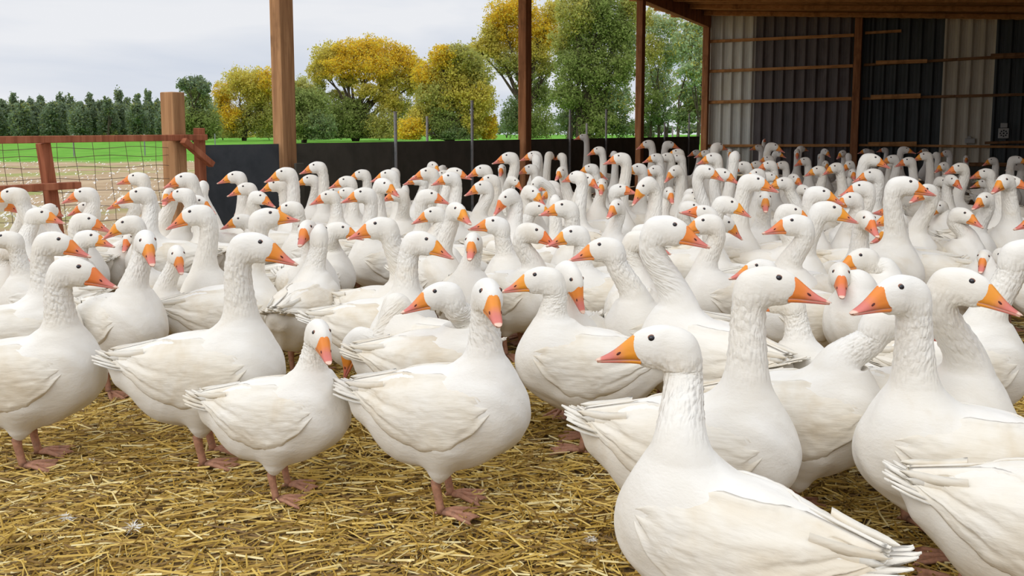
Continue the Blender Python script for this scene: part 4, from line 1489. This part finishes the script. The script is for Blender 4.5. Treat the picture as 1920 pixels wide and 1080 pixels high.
(1640,295,23,-12,-30,14,1.1,None),(1656,279,9,-170,-20,4,1,None),(1670,295,16,-160,-150,14,1.05,None),(1699,278,13,-14,-30,8,1.1,None),
(1680,302,15,-62,-70,18,1,None),(1700,299,17,-160,-10,10,1.05,None),(1731,289,16,-164,-170,12,1.05,None),(1732,281,9,-160,180,6,1,None),
(1753,288,12,110,80,10,1,None),(1772,285,12,-160,-150,14,1.05,None),(1769,309,16,-136,-110,16,1,None),(1796,311,20,-160,-140,10,1.05,None),
(1812,295,11,-100,-80,16,1,None),(1858,299,13,-155,-150,16,1,None),(1844,321,20,-166,-160,6,1.05,None),(1909,296,15,-10,-30,6,1.05,None),
(1905,309,14,-165,-20,8,1,None),(1900,336,24,-24,-10,10,1,None),(1841,340,16,-165,-150,8,.95,None),(1790,335,20,-64,-80,18,1,None),
(1767,338,18,-52,-60,20,1,None),(1705,340,36,-4,-20,6,1.12,None),(1738,354,30,-136,-120,12,1.05,None),(1630,323,24,-166,-160,10,1.1,None),
(1610,347,28,-166,-150,8,1.05,None),(1593,307,16,-130,-120,20,1,None),(1600,322,17,-92,-80,14,1.05,None),(1582,332,14,-100,-90,0,.9,None),
(1565,311,19,-150,-150,14,1.05,None),(1683,332,11,-96,-90,0,.85,None),(1593,369,28,-150,-140,12,1,None),(1762,385,22,-136,-90,20,1,None),
(1917,463,28,180,170,5,.85,None),
]
G = [g for g in G if g[2] > 0]

KH = 138.0
# where a neck leans, the body stands to one side of its head (metres right, away)
SHIFT = {(1817, 525): (.10, .05), (1692, 590): (-.07, 0), (1943, 462): (-.06, 0), (817, 544): (.06, .05), (1220, 629): (-.03, -.10), (648, 650): (.13, .05), (1457, 518): (.0, -.03)}
NFIX = 11
n = len(G)
HX = np.zeros((n, 2)); HZ = np.zeros(n); DY = np.zeros(n); SCL = np.zeros(n)
for i, (px, py, s, hy, by, pt, sc, lb) in enumerate(G):
    Yd = KH * sc / s
    d = ray(px, py)
    emin, emax = .50 * sc, .98
    slope = d[2]
    e = CAM_H + slope * Yd
    if pt < 55:
        if e < emin: Yd = (emin - CAM_H) / slope
        if e > emax and slope < 0: Yd = min((emax - CAM_H) / slope, Yd * 1.45)
    # never beyond the panels or the back wall
    dv = Vector((d[0], 1.0, 0))
    t1 = (P0.dot(B)) / dv.dot(B) if dv.dot(B) < 0 else 1e9
    t2 = (CORNER.dot(A)) / dv.dot(A)
    Yd = min(Yd, t1 - .85, t2 - .6)
    DY[i] = Yd; SCL[i] = sc
# the measured spot is the visible eye; the bird is placed by the middle of its head
def mid_x(g, Y):
    h = (g[3] + 180) % 360 - 180
    if abs(h) <= 60: dx = -math.sin(math.radians(h))
    elif abs(h) >= 120: dx = (-1 if h < 0 else 1) * math.sin(math.radians(180 - abs(h)))
    else: dx = 0.0
    return g[0] + dx * .032 * g[6] * F / Y


rays = np.array([ray(mid_x(g, DY[i]), g[1]) for i, g in enumerate(G)])
HYAW = np.radians([g[3] for g in G]); BYAW = np.radians([g[4] for g in G])
# the measured directions are relative to the line of sight
AZ = np.arctan2(rays[:, 0], rays[:, 1])
HYAW = HYAW - AZ * .6; BYAW = BYAW - AZ * .6
BY0 = BYAW.copy()
hd = np.stack([np.cos(HYAW), np.sin(HYAW)], 1)
Bv = np.array([B.x, B.y]); Av = np.array([A.x, A.y]); P0v = np.array([P0.x, P0.y]); Cv = np.array([CORNER.x, CORNER.y])
W = np.array([.05 if g[7] and i < 14 else 1.0 for i, g in enumerate(G)])
OFF0 = np.zeros((n, 2))
for i, g in enumerate(G):
    if (g[0], g[1]) in SHIFT: OFF0[i] = SHIFT[(g[0], g[1])]
OFF = OFF0.copy()        # how far the body slides under its head


def joints(DY):
    E = rays * DY[:, None]
    return E[:, :2] - hd * (.062 * SCL)[:, None], CAM_H + E[:, 2]


def centres(DY, BYAW, OFF):
    J, ez = joints(DY)
    bd = np.stack([np.cos(BYAW), np.sin(BYAW)], 1)
    pos = J - bd * (XN * SCL + .012)[:, None] + OFF
    return pos, bd


# standing places: slid along each line of sight and turned until no bodies push into each other
DY = np.array([1.725, 1.983, 1.955, 2.06, 2.226, 2.635, 1.5, 2.226, 2.327, 2.658, 2.654, 2.803, 2.7, 2.924, 3.273, 3.887, 3.529, 3.209, 3.985, 3.869, 4.201, 3.968, 3.745, 3.628,
3.825, 4.428, 3.431, 3.258, 4.447, 4.183, 3.698, 4.92, 3.836, 4.182, 3.816, 3.126, 4.091, 3.64, 2.815, 3.8, 4.239, 4.688, 3.67, 3.543, 2.678, 3.279, 3.625, 3.987, 4.05, 4.634, 5.4,
4.759, 5.52, 4.227, 4.326, 5.528, 4.6, 4.924, 5.252, 5.123, 2.942, 5.772, 4.909, 5.567, 5.878, 5.287, 5.783, 5.081, 5.308, 5.192, 5.239, 5.365, 4.715, 4.769, 4.993, 4.619, 5.128,
4.459, 4.887, 5.136, 5.489, 6.555, 6.046, 6.285, 5.786, 5.786, 5.979, 5.128, 6.569, 6.942, 5.731, 6.33, 7.28, 6.852, 6.197, 4.893, 6.255, 8.108, 5.367, 5.846, 7.301, 4.886, 5.153,
5.626, 5.758, 6.92, 7.677, 8.625, 7.283, 6.52, 6.575, 6.38, 8.118, 7.188, 7.77, 7.671, 7.328, 9.218, 9.185, 6.911, 5.9, 13.183, 8.738, 9.857, 6.54, 6.706, 10.106, 10.843, 8.677,
8.54, 8.048, 8.185, 7.263, 6.917, 5.181, 6.927, 6.177, 6.02, 6.605, 6.231, 7.701, 7.588, 5.065, 6.62, 4.53, 5.431, 5.537, 5.968, 5.111, 5.166, 6.014, 6.236, 6.552, 6.556, 5.806,
12.545, 9.871, 11.5, 6.911, 8.963, 10.615, 6.8, 6.987, 5.721, 5.968, 6.283, 4.888, 7.283, 6.282, 9.202, 7.599, 9.198, 9.864, 13.173, 16.1, 10.12, 11.291, 11.486, 12.089, 9.654,
15.333, 12.545, 7.688, 6.528, 10.615, 7.711, 4.805, 4.523, 6.234, 5.788, 5.341, 5.051, 4.572, 11.542, 11.458, 13.739, 13.861, 6.6, 15.333, 9.037, 11.677, 9.226, 8.522, 9.058,
15.333, 11.5, 12.075, 8.618, 7.248, 12.545, 10.615, 7.243, 9.659, 9.858, 5.755, 8.194, 6.9, 7.667, 4.314, 4.889, 6.319, 5.195, 8.687, 8.45, 8.887, 7.588, 10.664, 4.91, 6.28,
4.189])
BYAW = np.array([2.481, -0.259, 2.74, -0.826, -0.106, -0.005, -0.49, -0.156, -0.068, 0.107, 0.151, 2.867, -0.028, -1.969, -0.565, -1.01, -0.863, 0.476, -0.722, 3.423, -0.3, -2.352,
-2.206, 0.406, 1.388, 0.273, -0.58, -0.042, -2.224, -0.821, -1.378, -0.891, -0.708, -2.952, -3.013, -3.058, 0.366, 1.449, 2.308, -2.807, -2.926, -0.551, -2.447, -3.025, 2.554,
-2.593, -1.511, -0.083, -1.447, -3.222, -3.166, -3.156, -1.631, -1.765, -1.726, -3.184, -3.306, -1.594, -1.885, -1.943, 2.849, 3.225, 3.239, 3.393, -2.366, -2.015, 1.45, 3.017,
-1.537, 0.15, 3.185, 3.309, 3.247, 0.422, 0.702, 0.044, 1.213, 0.174, -0.53, -0.731, 3.226, -1.38, 3.49, 3.341, -0.294, -2.72, -2.544, 3.257, -2.836, 3.325, 3.25, 3.225, 3.317,
3.155, 2.885, -2.805, 3.288, 1.841, -0.434, -2.702, 1.083, 3.09, 0.172, 3.723, 3.401, 3.223, -0.81, 0.573, 2.669, -0.285, -1.421, 3.074, -1.389, 3.146, 3.257, 0.845, 2.996, 0.341,
2.391, -1.729, 2.097, 2.829, 2.912, 0.974, 3.461, -3.08, 2.674, -1.161, 2.995, 2.883, -3.089, -2.967, -2.893, -2.4, 2.899, -1.125, -1.824, -0.242, -1.513, -0.652, 0.35, 3.288,
-1.868, -0.634, -2.633, -0.268, -0.637, 2.851, 0.599, 3.073, -3.215, 3.108, 2.826, -0.329, -0.16, -0.479, -0.535, 0.907, -3.346, 0.221, -1.376, 1.513, -2.802, 2.876, -0.227,
-2.726, -0.272, -0.183, -2.836, -2.606, -2.968, -2.782, 3.032, 2.969, -1.224, -0.446, -0.362, -1.42, 0.092, -2.65, 2.928, -0.567, -1.785, -1.222, -1.614, -2.827, -0.622, -0.48,
-1.287, -0.855, -0.057, -1.56, -0.594, -2.17, 0.427, 2.833, 2.556, -0.772, -0.601, -2.751, -0.79, -1.495, -0.42, -3.175, 2.865, 1.113, -2.906, -2.344, -2.726, -1.697, -2.932,
-3.016, -0.853, -0.677, -0.489, -2.928, -1.691, -1.337, -0.728, -2.182, -2.983, -2.925, -2.294, -1.559, -1.879, -2.715, -1.833, -2.716, -1.824, 2.633])
OFF = np.array([-0.03, -0.1, 0.0, -0.03, 0.0, 0.0, 0.108, 0.054, -0.083, -0.005, -0.058, 0.0, 0.0, 0.0, 0.007, -0.001, -0.007, -0.0, 0.0, 0.0, 0.0, 0.0, -0.013, -0.007, 0.061,
0.048, 0.0, 0.006, -0.035, -0.023, 0.024, -0.01, -0.053, 0.001, 0.0, 0.0, -0.008, 0.003, 0.008, -0.003, -0.007, -0.021, 0.0, 0.0, -0.018, 0.002, -0.012, -0.005, -0.02, -0.009,
-0.003, 0.036, 0.065, 0.006, -0.015, -0.017, 0.045, 0.011, -0.057, -0.003, -0.017, -0.018, 0.024, 0.027, 0.049, 0.0, 0.0, 0.0, -0.009, -0.009, 0.064, -0.012, -0.003, 0.018, 0.013,
0.003, 0.07, 0.007, -0.05, -0.007, -0.002, 0.006, -0.059, 0.019, -0.059, 0.034, 0.007, -0.063, 0.009, -0.015, 0.047, -0.049, 0.063, -0.026, -0.036, 0.058, -0.009, -0.001, -0.035,
-0.055, -0.026, 0.06, -0.032, 0.015, 0.0, 0.0, -0.017, -0.038, 0.056, -0.011, 0.034, -0.016, 0.0, 0.0, 0.057, -0.032, 0.039, -0.012, -0.035, 0.027, 0.102, 0.083, 0.04, 0.051,
0.003, -0.051, -0.057, 0.025, -0.05, 0.031, 0.061, 0.022, 0.059, 0.027, 0.061, 0.007, -0.06, -0.025, -0.056, -0.033, -0.042, -0.049, -0.058, 0.008, 0.063, 0.015, -0.056, -0.033,
-0.058, 0.021, -0.016, -0.063, 0.06, -0.015, 0.018, 0.014, -0.05, -0.023, -0.004, 0.005, 0.049, -0.001, 0.0, 0.0, -0.033, 0.016, -0.005, 0.005, 0.032, 0.03, -0.001, -0.006, 0.015,
-0.007, 0.0, 0.01, 0.0, -0.001, -0.03, 0.016, 0.005, -0.009, -0.013, 0.029, -0.016, 0.006, 0.018, -0.023, 0.001, -0.025, -0.023, -0.024, 0.028, -0.005, -0.024, -0.009, 0.0, -0.0,
-0.024, 0.049, 0.029, 0.001, -0.044, -0.028, 0.011, 0.024, -0.028, -0.058, -0.063, -0.002, -0.059, 0.004, 0.024, 0.008, 0.0, 0.0, 0.0, 0.0, -0.05, -0.022, 0.057, 0.011, -0.041,
0.051, 0.0, 0.0, -0.069, -0.018, -0.021, 0.038, -0.062, 0.021, 0.015, 0.024, -0.015, 0.002, 0.013, -0.0, 0.065, -0.001, -0.031, -0.052, 0.0, 0.0, 0.002, -0.001, 0.0, 0.0, -0.047,
-0.019, -0.015, 0.063, -0.008, -0.006, 0.0, 0.0, 0.014, 0.026, -0.0, -0.047, 0.023, -0.042, -0.024, 0.042, 0.0, 0.0, 0.009, 0.008, 0.016, 0.001, -0.01, 0.017, -0.055, -0.035,
0.067, -0.014, -0.023, 0.013, -0.064, -0.013, -0.029, 0.007, 0.057, -0.032, -0.037, -0.02, -0.011, 0.046, -0.003, 0.001, -0.04, -0.047, 0.065, 0.003, -0.037, 0.031, 0.014, -0.036,
0.006, -0.005, -0.067, -0.012, -0.008, -0.021, 0.033, -0.003, 0.024, 0.033, 0.046, 0.017, 0.0, 0.0, 0.007, 0.006, 0.0, 0.0, 0.005, 0.005, -0.014, 0.022, 0.0, 0.0, -0.059, -0.028,
0.032, 0.041, 0.038, -0.01, 0.018, -0.022, -0.028, 0.014, -0.021, 0.001, -0.0, 0.0, 0.059, -0.029, -0.011, 0.004, -0.002, -0.038, 0.011, -0.005, -0.016, 0.009, 0.0, 0.0, 0.0, 0.0,
0.0, 0.0, 0.0, 0.0, 0.006, -0.01, -0.006, 0.01, 0.016, -0.009, 0.0, 0.0, 0.0, 0.0, -0.003, 0.037, 0.006, 0.004, 0.0, 0.0, -0.028, 0.036, 0.022, -0.023, -0.042, -0.032, 0.058,
-0.008, -0.053, 0.006, 0.047, 0.04, -0.0, 0.031, 0.059, -0.028, -0.002, 0.009, 0.003, -0.009, -0.037, -0.02, 0.037, 0.02, 0.0, 0.0, 0.0, 0.0, -0.023, -0.001, 0.0, 0.0, -0.015,
0.023, 0.042, -0.021, 0.021, -0.009, 0.0, 0.0, 0.0, 0.0, 0.0, 0.0, 0.017, -0.013, -0.045, 0.026, 0.0, 0.0, 0.0, 0.0, 0.045, -0.027, -0.001, -0.0, 0.001, 0.0, 0.002, 0.001, 0.0,
0.0, 0.0, 0.0, 0.0, 0.0, 0.031, -0.002, -0.051, 0.045, -0.026, 0.008, -0.052, 0.033, 0.065, 0.001, -0.068, -0.001, -0.026, 0.02, 0.031, -0.034, 0.0, 0.0, -0.053, 0.01, 0.025,
-0.009, 0.0, -0.0]).reshape(-1, 2)
pos, bd = centres(DY, BYAW, OFF)
J, EZ = joints(DY)


# ------------------------------------------------------------------ labels of the birds in the crowd
COLS = [(-999, 130, 'at the low fence board'), (130, 300, 'before the wire netting'), (300, 400, 'near the gate post'),
        (400, 495, 'below the blue-grey panel'), (495, 600, 'near the broad timber post'), (600, 700, 'left below the first dark panel'), (700, 790, 'right below the first dark panel'),
        (790, 890, 'below the tallest steel rod'), (890, 975, 'left of the middle timber post'), (975, 1065, 'right of the middle timber post'),
        (1065, 1135, 'below the very tall tree'), (1135, 1195, 'below the third timber post'), (1195, 1245, 'right of the third timber post'), (1245, 1315, 'before the corner panels'),
        (1315, 1405, 'below the first pale sheet'), (1405, 1480, 'left below the dark sheets'), (1480, 1570, 'right below the dark sheets'), (1570, 1625, 'at the dark wall post'),
        (1625, 1690, 'below the nailed boards'), (1690, 1755, 'left of the cream sheets'), (1755, 1850, 'below the cream wall sheets'), (1850, 2500, 'at the right picture edge')]


def facing(h):
    h = (h + 180) % 360 - 180
    if -60 <= h <= 45: return 'facing right'
    if 45 < h < 135: return 'facing away'
    if h >= 135 or h <= -125: return 'facing left'
    return 'facing the camera'


cells = {}
for i, g in enumerate(G):
    if g[7]: continue
    c = next(c for c in COLS if c[0] <= g[0] < c[1])
    cells.setdefault((c[2], facing(g[3])), []).append(i)
LAB = {}
ORD = ['nearest', 'second nearest', 'third nearest', 'fourth nearest', 'fifth nearest', 'sixth nearest', 'seventh nearest', 'eighth nearest']
for (c, fc), ids in cells.items():
    ids.sort(key=lambda i: -G[i][1])
    for r_, i in enumerate(ids):
        g = G[i]
        neck = ' with bill lowered' if 20 <= g[5] < 90 else (' with bill raised' if g[5] < -2 else '')
        if len(ids) == 1: LAB[i] = 'white goose %s %s%s' % (fc, c, neck)
        elif r_ == len(ids) - 1: LAB[i] = 'white goose %s %s, farthest of its %s%s' % (fc, c, 'pair' if len(ids) == 2 else 'group', '')
        else: LAB[i] = 'white goose %s %s, %s of its %s' % (fc, c, ORD[r_], 'pair' if len(ids) == 2 else 'group')
seen = set()
for i in range(n):
    px, py, s, hy, by, pt, sc, lb = G[i]
    lab = lb or LAB[i]
    if lab in seen: print('DUPLICATE LABEL', lab)
    seen.add(lab)
    if not (4 <= len(lab.split()) <= 16): print('LABEL LENGTH', len(lab.split()), lab)
    # head joint in the bird's own frame
    c, s_ = math.cos(-BYAW[i]), math.sin(-BYAW[i])
    hyw = HYAW[i] - BYAW[i]
    hyw = (hyw + math.pi) % (2 * math.pi) - math.pi
    p_ = math.radians(pt)
    eye = rays[i] * DY[i] + np.array([0, 0, CAM_H])
    hf = np.array([math.cos(p_) * math.cos(HYAW[i]), math.cos(p_) * math.sin(HYAW[i]), -math.sin(p_)])
    hu = np.array([math.sin(p_) * math.cos(HYAW[i]), math.sin(p_) * math.sin(HYAW[i]), math.cos(p_)])
    jw = eye - sc * ((EYE[0] - XN) * hf + (EYE[2] - ZT) * hu)
    v = jw - np.array([pos[i][0], pos[i][1], ZST])
    jl = np.array([c * v[0] - s_ * v[1], s_ * v[0] + c * v[1], v[2]]) / sc
    lod = 'near' if DY[i] < 3.6 else ('mid' if DY[i] < 8 else 'far')
    rl = 0.0
    arch = 1.0
    if pt > 55: arch = 1.6
    make_goose(pos[i], BYAW[i], sc, jl, hyw, p_, lod, lab, 'white geese of the flock', i, rl, arch)
